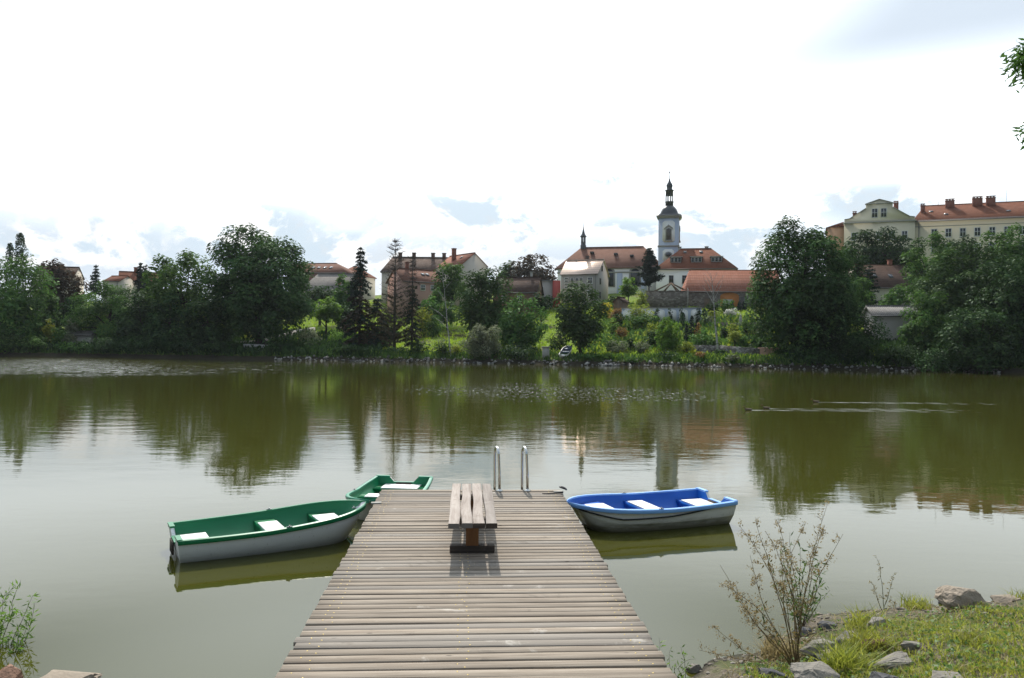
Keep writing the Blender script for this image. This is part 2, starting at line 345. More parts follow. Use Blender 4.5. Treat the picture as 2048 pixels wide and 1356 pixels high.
# ------------------------------------------------------------------ buildings
M = {}
M['glass'] = m_glass(); M['frame_white'] = m_plain('white_frame', (.62, .62, .6), .5)
M['frame_dark'] = m_plain('dark_frame', (.09, .08, .075), .5)
M['grey_render'] = m_plain('grey_render', (0.3510, 0.3250, 0.2925), .9, .2, .10, .6, .1)
M['white_render'] = m_plain('white_render', (0.8024, 0.7906, 0.7434), .9, .2, .06, .5, .05)
M['blue_render'] = m_plain('blue_grey_render', (0.4320, 0.4800, 0.5640), .9, .2, .08, .6)
M['cream_render'] = m_plain('cream_render', (.62, .56, .41), .9, .2, .07, .4, .05)
M['peach_render'] = m_plain('peach_render', (.55, .33, .20), .9, .2, .1, .5)
M['beige_render'] = m_plain('beige_render', (0.5124, 0.4636, 0.3904), .9, .2, .1, .6)
M['pink_render'] = m_plain('pink_render', (0.3960, 0.2420, 0.1980), .9, .2, .12, .6)
M['brick'] = m_stone('red_brick', (.13, .06, .045), (.20, .085, .06), (.26, .13, .09), 5, (.17, .14, .12), .4, 2.2)
M['rubble'] = m_stone('rubble_stone', (.10, .085, .07), (.17, .145, .12), (.30, .27, .23), 1.9, (.12, .105, .09), .8, 2.0)
M['dry_stone'] = m_stone('dry_stone', (.13, .12, .11), (.24, .23, .21), (.42, .41, .38), 2.6, (.05, .045, .04), 1, 1.8)
M['tile_red'] = m_tile('red_tiles', (0.1064, 0.0403, 0.0235), (0.1568, 0.0605, 0.0347), (0.2016, 0.0851, 0.0504), .30)
M['tile_bright'] = m_tile('bright_red_tiles', (0.2040, 0.0840, 0.0552), (0.2520, 0.1104, 0.0744), (0.3000, 0.1440, 0.1056), .55, line=.75)
M['tile_church'] = m_tile('old_red_tiles', (0.1200, 0.0600, 0.0432), (0.1620, 0.0816, 0.0576), (0.2040, 0.1104, 0.0816), .34)
M['tile_old'] = m_tile('mottled_tiles', (0.0575, 0.0483, 0.0414), (0.1207, 0.0805, 0.0633), (0.2185, 0.1840, 0.1552), .34)
M['tile_brown'] = m_tile('brown_tiles', (0.0420, 0.0300, 0.0240), (0.0720, 0.0456, 0.0360), (0.1020, 0.0660, 0.0528), .34)
M['slate'] = m_tile('grey_slates', (0.1250, 0.1150, 0.1063), (0.1750, 0.1625, 0.1500), (0.2250, 0.2125, 0.1938), .45)
M['metal_roof'] = m_tile('copper_sheet', (.55, .42, .34), (.60, .46, .37), (.64, .50, .41), .5, rough=.5, spec=.8); M['metal_roof'].node_tree.nodes['Principled BSDF'].inputs['Metallic'].default_value = .8
M['dark_metal'] = m_plain('dark_metal', (.045, .05, .055), .4, .5, .25, 1.2)
M['gutter'] = m_plain('gutter_metal', (.10, .10, .10), .45, .5)
M['chimney'] = m_plain('chimney_brick', (.20, .08, .055), .9, .2, .2, 4, .2)
M['chimney_dark'] = m_plain('sooty_brick', (.11, .07, .055), .9, .2, .25, 4, .2)
M['stone_trim'] = m_plain('stone_trim', (.33, .32, .29), .85, .2, .12, 2)
M['red_panel'] = m_plain('red_panel', (.36, .06, .045), .6, .3, .1, 1)
M['orange'] = m_plain('orange_gate_paint', (.40, .15, .035), .6, .3, .12, 2)
M['timber'] = m_bark('weathered_timber', (.09, .062, .042), (.19, .14, .10), 5)
M['wood_light'] = m_bark('raw_wood', (.26, .19, .12), (.40, .32, .22), 5)
M['black'] = m_plain('black_rubber', (.012, .012, .013), .5, .4)
M['copper_green'] = m_plain('dull_copper', (.07, .085, .085), .5, .4, .2, 1)
def m_corr():
    m = NT('corrugated_sheet'); v = m.coord(); s = m.n('SeparateXYZ'); m.Lk.new(v, s.inputs[0])
    n = m.noise(v, 1.5, 5, .7); h = m.math('SINE', m.math('MULTIPLY', s.outputs[0], 26.))
    c = m.ramp(n, [(.3, (.17, .155, .14)), (.6, (.27, .25, .23)), (.8, (.33, .31, .28))]); c = m.mix(m.rng(h, .2, -1, 0, .5), c, (.07, .065, .06))
    return m.fin(c, .7, m.bump(h, .8, .05), .3)
M['corrugated'] = m_corr()

def place(px, Y, lx, ly, rz, z):
    """thing origin so that its local point (lx,ly) stands on the ray of column px at depth Y"""
    p = at(px, 678, Y); c, s = math.cos(rz), math.sin(rz)
    return (p[0] - (c * lx - s * ly), p[1] - (s * lx + c * ly), z)
def Zof(px, py, Y): return at(px, py, Y)[2]

def window(par, x, z, w, h, y, frame='frame_white', rot=0., side='front', mull=1, bars=1, sill=False):
    """front: in the wall plane y (normal -y); right: in the plane x=y (normal +x)"""
    t = .11 * max(.6, min(1.2, w)); f = MB(); d = .10
    def bx(b, u0, u1, v0, v1, dep, off):
        c = ((u0 + u1) / 2, (v0 + v1) / 2); s_ = (u1 - u0, v1 - v0)
        if side == 'front': b.box((x + c[0], y - off, z + c[1]), (s_[0], dep, s_[1]))
        else: b.box((y + off, x + c[0], z + c[1]), (dep, s_[0], s_[1]))
    bx(f, -w / 2, -w / 2 + t, 0, h, d, .04); bx(f, w / 2 - t, w / 2, 0, h, d, .04)
    bx(f, -w / 2 + t, w / 2 - t, 0, t, d, .04); bx(f, -w / 2 + t, w / 2 - t, h - t, h, d, .04)
    for i in range(mull): u = -w / 2 + w * (i + 1) / (mull + 1); bx(f, u - t * .35, u + t * .35, t, h - t, d * .8, .04)
    for i in range(bars): v = h * (i + 1.2) / (bars + 1.2); bx(f, -w / 2 + t, w / 2 - t, v - t * .28, v + t * .28, d * .6, .038)
    if sill: bx(f, -w / 2 - .08, w / 2 + .08, -.1, -.003, .22, .08)
    o = f.build('window', M[frame], par); g = MB(); bx(g, -w / 2 + .02, w / 2 - .02, .02, h - .02, .03, .012); g.build('pane', M['glass'], o)
    return o
def chimney(par, x, y, z0, z1, w=.7, d=.6, mat='chimney', pots=0):
    b = MB(); b.box((x, y, (z0 + z1) / 2), (w, d, z1 - z0)); b.box((x, y, z1 + .06), (w + .18, d + .18, .13))
    for i in range(pots): b.box((x + (i - (pots - 1) / 2) * w / pots, y, z1 + .28), (w / pots * .4, d * .7, .3))
    if pots: b.box((x, y, z1 + .46), (w + .1, d + .1, .08))
    return b.build('chimney', M[mat], par)
def roof_mesh(L, W, z0, rise, ov=.35, hl=0., hr=0., th=.16, yoff=0., gl=None, gr=None):
    """two long slopes, hipped by hl / hr at the ends (0 = gable); slab thickness th"""
    sl = rise / (W / 2); x0, x1, y0, y1 = -L / 2 - ov, L / 2 + ov, -W / 2 - ov, W / 2 + ov; ze = z0 - ov * sl; zr = z0 + rise
    rx0 = -L / 2 + hl if hl else x0; rx1 = L / 2 - hr if hr else x1
    V = [(x0, y0, ze), (x1, y0, ze), (x1, y1, ze), (x0, y1, ze), (rx0, 0, zr), (rx1, 0, zr)]
    V += [(x, y, z - th) for x, y, z in V]
    b = MB().add(V, [(0, 1, 5, 4), (2, 3, 4, 5), (1, 2, 5), (3, 0, 4), (1, 0, 6, 7), (3, 2, 8, 9), (2, 1, 7, 8), (0, 3, 9, 6), (6, 9, 10), (7, 11, 8), (6, 10, 11, 7), (8, 11, 10, 9)] if (hl and hr) else
        [(0, 1, 5, 4), (2, 3, 4, 5), (1, 0, 6, 7), (3, 2, 8, 9), (6, 10, 11, 7), (8, 11, 10, 9)] +
        ([(1, 2, 5), (2, 1, 7, 8), (7, 11, 8)] if hr else [(1, 7, 11, 5), (5, 11, 8, 2)]) + ([(3, 0, 4), (0, 3, 9, 6), (6, 9, 10)] if hl else [(0, 4, 10, 6), (4, 3, 9, 10)]))
    # ridge capping
    b.bar((rx0, 0, zr + .02), (rx1, 0, zr + .02), .26, .12); return b
def wall_mesh(L, W, H, rise=0., hl=True, hr=True, base=-3.):
    """walls standing on the slope; gables where not hipped"""
    V = [(-L / 2, -W / 2, base), (L / 2, -W / 2, base), (L / 2, W / 2, base), (-L / 2, W / 2, base), (-L / 2, -W / 2, H), (L / 2, -W / 2, H), (L / 2, W / 2, H), (-L / 2, W / 2, H), (L / 2, 0, H + rise), (-L / 2, 0, H + rise)]
    Fc = [(0, 3, 2, 1), (0, 1, 5, 4), (2, 3, 7, 6)]
    Fc += [(1, 2, 6, 5)] if hr else [(1, 2, 6, 8, 5)]; Fc += [(3, 0, 4, 7)] if hl else [(3, 0, 4, 9, 7)]
    Fc += [(4, 5, 6, 7)] if (hl and hr) else ([(4, 5, 8, 9), (6, 7, 9, 8)] if not (hl or hr) else ([(4, 5, 8, 6, 7)] if hl else [(5, 6, 7, 9, 4)]))
    return MB().add(V, Fc)
def house(name, label, cat, loc, rz, L, W, H, rise, wall, roof, hl=0., hr=0., ov=.35, group=None, gut=True):
    t = thing(name, label, cat, loc, rz, group)
    wall_mesh(L, W, H, rise - .12, hl > 0, hr > 0).build('wall', M[wall], t)
    roof_mesh(L, W, H + .06, rise, ov, hl, hr).build('roof', M[roof], t)
    if gut:
        sl = rise / (W / 2); g = MB(); g.tube([(-L / 2 - ov, -W / 2 - ov - .06, H - ov * sl + .0), (L / 2 + ov, -W / 2 - ov - .06, H - ov * sl + .0)], .075, 6)
        g.tube([(L / 2 - .25, -W / 2 - .1, H - .3), (L / 2 - .25, -W / 2 - .1, -1)], .05, 6); g.build('gutter', M['gutter'], t)
    return t
def skylight(par, x, y, W, H, rise, w=.75, l=1.1, roof=None):
    a = math.atan2(rise, W / 2); z = H + .06 + (W / 2 - abs(y)) * rise / (W / 2) + .05
    f = MB().box((x, y, z), (w, l, .1), rx=a).build('skylight', M['frame_dark'], par); MB().box((x, y - .02, z + .06), (w - .14, l - .14, .03), rx=a).build('pane', M['skyglass'], f); return f
M['skyglass'] = m_plain('skylight_glass', (.05, .055, .06), .12, .9, .1)

# grey two storey house with a glaring sheet roof, left of the church
rz = R(-25); zb = Zof(1193, 602, 160); L, W, H, rs = 7.9, 7.4, 5.75, 3.1
h = house('grey_house', 'plain grey rendered house with shining copper coloured sheet roof in front of the church', 'house', place(1193, 160, L / 2, -W / 2, rz, zb), rz, L, W, H, rs, 'grey_render', 'metal_roof', ov=.25)
for i, z in enumerate((3.1, 3.75, 4.4, 4.95)): window(h, -2.75, z - .4, .95, .42, -W / 2, mull=0, bars=0)
for x in (-1.45, -.45, .55): window(h, x, 4.15, .65, .75, -W / 2, 'frame_white', mull=1, bars=0)
window(h, 2.45, 3.6, 1.05, 1.35, -W / 2, sill=True); window(h, 2.45, .9, 1.05, 1.35, -W / 2, sill=True)
for (y, z, hh) in ((-.6, 6.3, 1.2), (-1.7, 3.5, 1.3), (-1.8, .5, 1.5)): window(h, y, z, .8, hh, L / 2, 'frame_dark', side='right')
chimney(h, .4, .3, H + rs - .8, H + rs + .8, .6, .6, 'chimney_dark')
a = MB(); a.tube([(-1.3, -1.7, H + 1.5), (-1.3, -1.7, H + 3.2)], .04, 5)
for k in range(4): a.tube([(-1.55, -1.7, H + 2.3 + k * .22), (-1.05, -1.7, H + 2.3 + k * .22)], .022, 4)
a.build('aerial', M['gutter'], h)

# ---- the church: nave with hipped roof, ridge turret, tower
rz = R(-14); zb = 13.6; L, W = 25.4, 13.0; H = Zof(1322, 531, 187) - zb; rs = 5.4
ch = thing('church', 'white baroque church with red tiled nave roof and a tall domed bell tower', 'church', place(1323, 187, L / 2, -W / 2, rz, zb), rz)
wall_mesh(L, W, H, 0, True, True).build('nave_wall', M['white_render'], ch)
roof_mesh(L, W, H + .06, rs, .55, 4.8, 5.0, .2).build('nave_roof', M['tile_church'], ch)
b = MB(); b.box((0, -W / 2 - .17, H - .45), (L + .5, .34, .5)); b.box((0, -W / 2 - .10, H - 1.5), (L + .3, .2, .35)); b.build('cornice', M['stone_trim'], ch)
for x in (-9.2, -3.0, 2.6, 8.4):
    MB().box((x, -W / 2 - .12, (H - 1.7) / 2 - 1), (1.3, .24, H + .25)).build('pilaster', M['blue_render'], ch)
def arch_poly(w, h, n=8): return [(-w / 2, 0), (w / 2, 0)] + [(w / 2 * math.cos(t), h - w / 2 + w / 2 * math.sin(t)) for t in np.linspace(0, math.pi, n)]
def arch_window(par, x, z, w, h, y, side='front', surround='stone_trim', pane='glass'):
    def pr(poly, d, off):
        P = [(x + u, z + v) for u, v in poly]
        return MB().prism(P, d, 'y', y - off) if side == 'front' else MB().prism(P, d, 'x', y + off - d)
    e = .2 * w + .1; f = pr([(u * (1 + e / w * 1.4), v * (1 + e / h) - e * .4) for u, v in arch_poly(w, h)], .12, .12).build('window', M[surround], par)
    pr(arch_poly(w, h), .05, .15).build('pane', M[pane], f); return f
for x in (-6.3, 0.0, 6.3): arch_window(ch, x, 2.6, 2.2, 4.2, -W / 2)
for (x, dz) in ((-4.8, .35), (5.2, .55), (1.2, .45)):
    d = MB(); y = -W / 2 * dz; z = H + rs * (1 - dz) + .35; d.box((x, y, z), (.9, 1.0, .5)); d.build('roof_vent', M['dark_metal'], ch)
# ridge turret
zr = H + rs; xt = -L / 2 + 5.3
b = MB(); oc = R(22.5); b.lathe([(.75, -1.3), (.75, .6), (.62, .75), (.62, 1.3), (.66, 1.35)], 8, (xt, 0, zr), rot=oc)
for k in range(8): a_ = k * math.pi / 4 + oc; b.tube([(xt + .52 * math.cos(a_), .52 * math.sin(a_), zr + 1.3), (xt + .52 * math.cos(a_), .52 * math.sin(a_), zr + 2.7)], .09, 5)
b.lathe([(.80, 2.7), (.85, 2.85), (.62, 3.15), (.40, 3.55), (.26, 4.1), (.13, 4.7), (.06, 5.3), (.02, 6.6)], 8, (xt, 0, zr), rot=oc)
b.build('ridge_turret', M['dark_metal'], ch)
# tower (in church coordinates)
TX, TY, TW = L / 2 + 1.45, -W / 2 + 1.9, 4.75
def zt(py): return Zof(1339, py, 188.2) - zb
ztop, zstr = zt(438), zt(494)
b = MB(); b.box((TX, TY, (ztop - 3) / 2), (TW, TW, ztop + 3)); b.build('tower_wall', M['blue_render'], ch)
MB().box((TX, TY, zstr), (TW + .35, TW + .35, .35)).build('string_course', M['stone_trim'], ch); b = MB(); b.box((TX, TY, ztop + .1), (TW + .5, TW + .5, .3)); b.box((TX, TY, ztop + .39), (TW + .95, TW + .95, .3)); b.build('tower_cornice', M['stone_trim'], ch)
fy, sx_ = TY - TW / 2, TX + TW / 2
def panel(side, z0, z1, w):
    P = [(-w / 2, z0 + .4), (-w / 2 + .4, z0), (w / 2 - .4, z0), (w / 2, z0 + .4), (w / 2, z1 - .5), (w / 2 - .5, z1), (-w / 2 + .5, z1), (-w / 2, z1 - .5)]
    o = MB().prism([(TX + u, v) for u, v in P], .06, 'y', fy - .06) if side == 'front' else MB().prism([(TY + u, v) for u, v in P], .06, 'x', sx_)
    return o.build('wall_panel', M['white_render'], ch)
for side in ('front', 'right'):
    panel(side, zstr + .9, ztop - .7, 2.9)
    c, y = (TX, fy - .06) if side == 'front' else (TY, sx_ + .06)
    arch_window(ch, c, zt(482), 1.05, 2.75, y, side, pane='louvre' if 'louvre' in M else 'frame_dark')
    P = [(c - 1.1, zt(462)), (c - .8, zt(459)), (c, zt(455)), (c + .8, zt(459)), (c + 1.1, zt(462)), (c + .9, zt(457.5)), (c, zt(451.5)), (c - .9, zt(457.5))]
    (MB().prism(P, .2, 'y', y - .2) if side == 'front' else MB().prism(P, .2, 'x', y)).build('hood_mould', M['stone_trim'], ch)
    q = MB(); (q.box((c, y - .15, zt(483.5)), (1.7, .3, .3)) if side == 'front' else q.box((y + .15, c, zt(483.5)), (.3, 1.7, .3))); q.build('window_sill', M['stone_trim'], ch)
    panel(side, zstr - 3.6, zstr - .75, 2.7)
    P = [(c + r_ * math.cos(t) * 1.25, zt(511) + r_ * math.sin(t)) for r_ in (.72,) for t in np.linspace(0, 2 * math.pi, 16, endpoint=False)]
    o = (MB().prism(P, .14, 'y', y - .14) if side == 'front' else MB().prism(P, .14, 'x', y)).build('window', M['stone_trim'], ch)
    P = [(c + .5 * math.cos(t) * 1.25, zt(511) + .5 * math.sin(t)) for t in np.linspace(0, 2 * math.pi, 16, endpoint=False)]
    (MB().prism(P, .04, 'y', y - .18) if side == 'front' else MB().prism(P, .04, 'x', y + .14)).build('pane', M['glass'], o)
# dome, lantern, onion, spire
h0 = ztop + .55; zd = lambda py: zt(py)
prof = [(TW / 2 + .62, h0), (TW / 2 + .30, h0 + .35), (2.22, zd(430)), (2.06, zd(425)), (1.80, zd(419.5)), (1.45, zd(415.5)), (1.02, zd(412))]
b = MB().lathe(prof, 32, (TX, TY, 0), rot=R(5.625), sq=[1, 1, .85, .7, .5, .3, .1]); o = b.build('dome', M['dark_metal'], ch); smooth_angle(o, 30)
b = MB(); b.lathe([(1.0, zd(412.5)), (1.0, zd(405)), (1.08, zd(404.5)), (1.08, zd(403))], 8, (TX, TY, 0), rot=oc)
for k in range(8): a_ = k * math.pi / 4 + oc; b.tube([(TX + .86 * math.cos(a_), TY + .86 * math.sin(a_), zd(403)), (TX + .86 * math.cos(a_), TY + .86 * math.sin(a_), zd(389))], .13, 5)
b.lathe([(.95, zd(391)), (.95, zd(382)), (1.12, zd(381)), (1.12, zd(380)), (.72, zd(379)), (.68, zd(375)), (.78, zd(372.5)), (.80, zd(370)), (.62, zd(367)), (.34, zd(363.5)), (.18, zd(359)), (.2, zd(357.6)), (.09, zd(357)), (.06, zd(346)), (.16, zd(345)), (.16, zd(343.5)), (.03, zd(342)), (.02, zd(338))], 8, (TX, TY, 0), rot=oc)
b.build('lantern_spire', M['dark_metal'], ch)

# ---- rectory with three dormers, right of the tower
rz = R(-12); zb = 12.6; L, W = 17.2, 13.2; H = Zof(1463, 534, 172) - zb; rs = 4.9
h = house('rectory', 'white hip roofed house with three dormers in its red roof right of the church tower', 'house', place(1470, 172, L / 2, -W / 2, rz, zb), rz, L, W, H, rs, 'white_render', 'tile_red', 5.4, 2.6 + 2.4, ov=.5)
MB().box((0, -W / 2 - .14, H - .35), (L + .3, .28, .4)).build('cornice', M['stone_trim'], h)
for x in (-5.3, -2.4, .5, 3.4, 6.3):
    window(h, x, H - 3.5, 1.0, 1.75, -W / 2, 'frame_dark', sill=True); window(h, x, H - 6.7, 1.0, 1.6, -W / 2, 'frame_dark', sill=True)
for x in (-4.3, .2, 4.6):
    y = -W / 2 * .72; z = H + rs * .26; d = MB(); d.prism([(y - .2, z - .3), (y + 2.6, z - .3), (y + 2.6, z + 1.55), (y - .2, z + 1.25)], 2.5, 'x', x - 1.25)
    o = d.build('dormer', M['tile_brown'], h); r_ = MB(); r_.prism([(y - .5, z + 1.2), (y + 2.9, z + 1.55), (y + 2.9, z + 1.7), (y - .5, z + 1.36)], 2.9, 'x', x - 1.45); r_.build('dormer_roof', M['stone_trim'], o)
    for k in (-.78, 0, .78): window(o, x + k, z + .05, .7, 1.1, y - .21, 'frame_white', mull=0, bars=0)
for x in (-3.5, 2.6): chimney(h, x, 1.0, H + rs - 1.2, H + rs + .5, .75, .7, 'stone_trim')
for x in (-2.3, 1.3): skylight(h, x, -1.3, W, H, rs, .7, .9)

# ---- barn with bright tiles and an orange gate
rz = R(-4); zb = Zof(1375, 618, 149); L, W = 17.5, 8.0; H = Zof(1375, 580, 149) - zb; rs = 4.1
h = house('tiled_barn', 'long stone barn with bright red tiled roof and orange arched gate beside the big oak', 'barn', place(1374, 149, -L / 2, -W / 2, rz, zb), rz, L, W, H, rs, 'rubble', 'tile_bright', .9, 0, ov=.3)
gx = -L / 2 + 7.9; o = MB().prism([(gx - 1.75, -.5), (gx + 1.75, -.5), (gx + 1.75, 2.45)] + [(gx + 1.75 * math.cos(t), 2.45 + .75 * math.sin(t)) for t in np.linspace(0, math.pi, 9)][1:-1] + [(gx - 1.75, 2.45)], .12, 'y', -W / 2 - .12).build('gate', M['orange'], h)
MB().box((gx - .35, -W / 2 - .15, .9), (1.8, .06, 2.0)).build('gate_panel', M['stone_trim'], o)
MB().box((gx - 4.2, -W / 2 - .04, 1.0), (1.0, .08, 2.0)).build('door', M['timber'], h)
MB().box((gx + 3.3, -W / 2 - .05, 1.1), (2.4, .1, 2.6)).build('door', M['frame_dark'], h)

# ---- rubble wall in front of the rectory, pole, open roof frame
p = at(1290, 678, 148); q = at(1376, 678, 147); zt0 = Zof(1300, 583, 148); d = q - p; Lw = float(np.hypot(d[0], d[1]))
w = MB(); w.box((Lw / 2, 0, 0), (Lw, .6, zt0 - 8.4)); w.box((Lw / 2, 0, (zt0 - 8.4) / 2 + .06), (Lw + .1, .72, .12))
o = w.build('stone_wall', M['rubble'], None, loc=(p[0], p[1], (zt0 + 8.4) / 2), rz=math.atan2(d[1], d[0])); tag(o, 'tall dark rubble stone wall left of the barn', 'wall', kind='thing')
p = at(1375.5, 616, 146.3); o = MB().tube([(0, 0, -.8), (0, 0, 3.6)], .06, 8).tube([(0, 0, 3.6), (0, .3, 3.75)], .05, 6).build('metal_pole', M['stone_trim'], None, loc=p); tag(o, 'slim pale metal pole against the rubble wall corner', 'pole')
cx = at(1341, 678, 153); zc = Zof(1341, 566, 153); b = MB()
for k in range(8):
    a_ = k * math.pi / 4 + .25; e = np.array([3.7 * math.cos(a_), 3.0 * math.sin(a_), -1.75]); b.bar((0, 0, 0), e, .16, .2); e2 = np.array([3.7 * math.cos(a_ + math.pi / 4), 3.0 * math.sin(a_ + math.pi / 4), -1.75]); b.bar(e, e2, .12, .14)
t = thing('pavilion_frame', 'bare dark conical timber roof frame showing over the rubble wall', 'pavilion', (cx[0], cx[1], zc)); b.build('rafters', M['timber'], t)
b = MB()
for k in range(8): a_ = k * math.pi / 4 + .25; b.bar((3.6 * math.cos(a_), 2.9 * math.sin(a_), -1.8), (3.6 * math.cos(a_), 2.9 * math.sin(a_), -5.0), .15, .15)
b.build('posts', M['timber'], t)
b = MB().box((0, 0, 0), (1.6, 1.2, .3)); p = at(1290, 577, 158); 
# ---- low white garden wall with arched bays
p = at(1243, 678, 137); q = at(1402, 678, 131.5); d = q - p; Lw = float(np.hypot(d[0], d[1])); zw = Zof(1300, 641, 134.5); t = thing('arcaded_wall', 'low whitish garden wall of arched bays below the rubble wall', 'wall', (p[0], p[1], zw), math.atan2(d[1], d[0]))
MB().box((Lw / 2, .15, .6), (Lw, .3, 3.0)).build('wall', M['blue_render'], t)
MB().box((Lw / 2, .1, 2.16), (Lw + .2, .55, .12)).build('coping', M['stone_trim'], t)
for k in range(7):
    x = Lw * (k + .5) / 7; MB().prism([(x + u, v - .4) for u, v in [(-.75, 0), (.75, 0), (.75, 1.9), (.55, 2.2), (0, 2.36), (-.55, 2.2), (-.75, 1.9)]], .06, 'y', -.06).build('bay_panel', M['white_blue'] if 'white_blue' in M else M['white_render'], t)

# ---- school on the hill, right
rz = R(-21); zb = 17.5; L, W = 60., 15.; YS = 188; H = Zof(1826, 440.5, YS) - zb; rs = 4.5
sc_o = thing('school_building', 'long cream school building with red roof and brick chimneys on the hilltop', 'building', place(1827, YS, -L / 2, -W / 2, rz, zb), rz)
wall_mesh(L, W, H, rs - .1, True, True).build('wall', M['cream_render'], sc_o)
roof_mesh(L, W, H + .06, rs, .6, 3, 3, .2).build('roof', M['tile_red'], sc_o)
b = MB(); b.box((0, -W / 2 - .2, H - .25), (L + .4, .4, .35)); b.box((0, -W / 2 - .06, H - 1.6), (L, .12, .15)); b.build('cornice', M['stone_trim'], sc_o)
g = MB(); g.tube([(-L / 2, -W / 2 - .72, H - .45), (L / 2, -W / 2 - .72, H - .45)], .12, 6)
for x in (-L / 2 + .9, -L / 2 + 25.6): g.tube([(x, -W / 2 - .15, H - .6), (x, -W / 2 - .15, 0)], .09, 6)
g.build('gutter', M['gutter'], sc_o)
for i in range(11):
    x = -L / 2 + 4.2 + i * 3.0; window(sc_o, x, H - 4.35, 1.35, 2.1, -W / 2, 'frame_white', mull=1, bars=1, sill=True); window(sc_o, x, H - 8.2, 1.35, 2.2, -W / 2, 'frame_white', mull=1, bars=1, sill=True)
for x, y, hh, w in ((-L / 2 + 2.2, -3.4, 1.35, .9), (-L / 2 + 8.3, -1.5, 1.4, 1.9), (-L / 2 + 14.2, -1.2, 1.5, 2.1), (-L / 2 + 17.0, -1.2, 1.5, 1.9), (-L / 2 + 26.8, -1.2, 1.7, 1.1), (-L / 2 + 36, -1.2, 1.5, 2)):
    z = H + rs * (1 - abs(y) / (W / 2)); chimney(sc_o, x, y, z - 1, z + hh + .2, w, .9, 'chimney', pots=3 if w > 1 else 2)
for x, y in ((-L / 2 + 4, -3.4), (-L / 2 + 7, -5.2), (-L / 2 + 20, -4.8)): skylight(sc_o, x, y, W, H, rs, .9, .7)
for x in (-L / 2 + 6, -L / 2 + 20.5): MB().tube([(x, 0, H + rs - .2), (x, 0, H + rs + 4.2)], .03, 5).build('lightning_rod', M['gutter'], sc_o)
# gabled wing of the school, with chamfered parapet (own coordinates of the same thing)
Lg = 15.6; gx0 = -L / 2 - Lg; yg = -W / 2 - .7; Hg = H - .1; gx = gx0 + Lg / 2
b = MB(); b.box((gx, yg + 8, Hg / 2 - 1.5), (Lg, 16, Hg + 3)); b.build('wing_wall', M['cream_render'], sc_o)
P = [(-Lg / 2, 0), (Lg / 2, 0), (Lg / 2, 1.2), (Lg / 2 - 1.3, 1.5), (3.7, 4.9), (3.7, 6.4), (2.4, 6.9), (0, 7.9), (-2.4, 6.9), (-3.7, 6.4), (-3.7, 4.9), (-Lg / 2 + 1.3, 1.5), (-Lg / 2, 1.2)]
P = [(gx + u * (.8 if abs(u) < 4 else 1), Hg + v * .69) for u, v in P]; MB().prism(P, .6, 'y', yg).build('gable', M['cream_render'], sc_o)
b = MB(); b.box((gx, yg - .15, Hg - .05), (Lg + .6, .5, .3)); b.box((gx, yg + .2, Hg + 4.45), (6.3, 1.0, .18))
for (u0, v0), (u1, v1) in (((-3.0, 4.5), (0, 5.5)), ((0, 5.5), (3.0, 4.5)), ((-Lg / 2 + 1.2, 1.08), (-3.0, 3.42)), ((3.0, 3.42), (Lg / 2 - 1.2, 1.08)), ((-Lg / 2, .86), (-Lg / 2 + 1.3, 1.06)), ((Lg / 2 - 1.3, 1.06), (Lg / 2, .86))): b.bar((gx + u0, yg + .25, Hg + v0), (gx + u1, yg + .25, Hg + v1), .9, .16)
b.build('gable_coping', M['stone_trim'], sc_o)
for x in (-1.0, 1.0): window(sc_o, gx + x, Hg + 1.0, 1.4, 2.3, yg, 'frame_white', mull=1, bars=1)
for x in (-5.6, -2.8, 0, 2.8, 5.6): window(sc_o, gx + x, Hg - 4.4, 1.35, 2.0, yg, 'frame_white', mull=1, bars=1, sill=True)
V = [(gx0, yg + .6, Hg), (gx0 + Lg, yg + .6, Hg), (gx0 + Lg, yg + 16, Hg), (gx0, yg + 16, Hg), (gx, yg + .6, Hg + 3.7), (gx, yg + 16, Hg + 3.7)]
MB().add(V, [(0, 4, 5, 3), (1, 2, 5, 4), (0, 1, 4), (2, 3, 5), (0, 3, 2, 1)]).build('wing_roof', M['tile_red'], sc_o)
chimney(sc_o, gx + 3.9, yg + 2.5, Hg + 1.5, Hg + 4.7, 1.0, .9, 'chimney', 2); chimney(sc_o, gx - 5.2, yg + 6, Hg + 1, Hg + 3.2, .9, .8, 'chimney', 2)
b = MB(); b.box((gx0 - 1.9, yg + 8.5, Hg / 2 - 1.8), (3.8, 13, Hg + 2.2)); b.build('side_wall', M['peach_render'], sc_o)
V = [(gx0 - 4.2, yg + 1.6, Hg - .7), (gx0, yg + 1.6, Hg - .7), (gx0, yg + 15, Hg - .7), (gx0 - 4.2, yg + 15, Hg - .7), (gx0, yg + 4.5, Hg + 1.0), (gx0, yg + 12, Hg + 1.0)]
MB().add(V, [(0, 1, 4), (0, 4, 5, 3), (2, 3, 5), (0, 3, 2, 1), (1, 2, 5, 4)]).build('side_roof', M['tile_red'], sc_o)

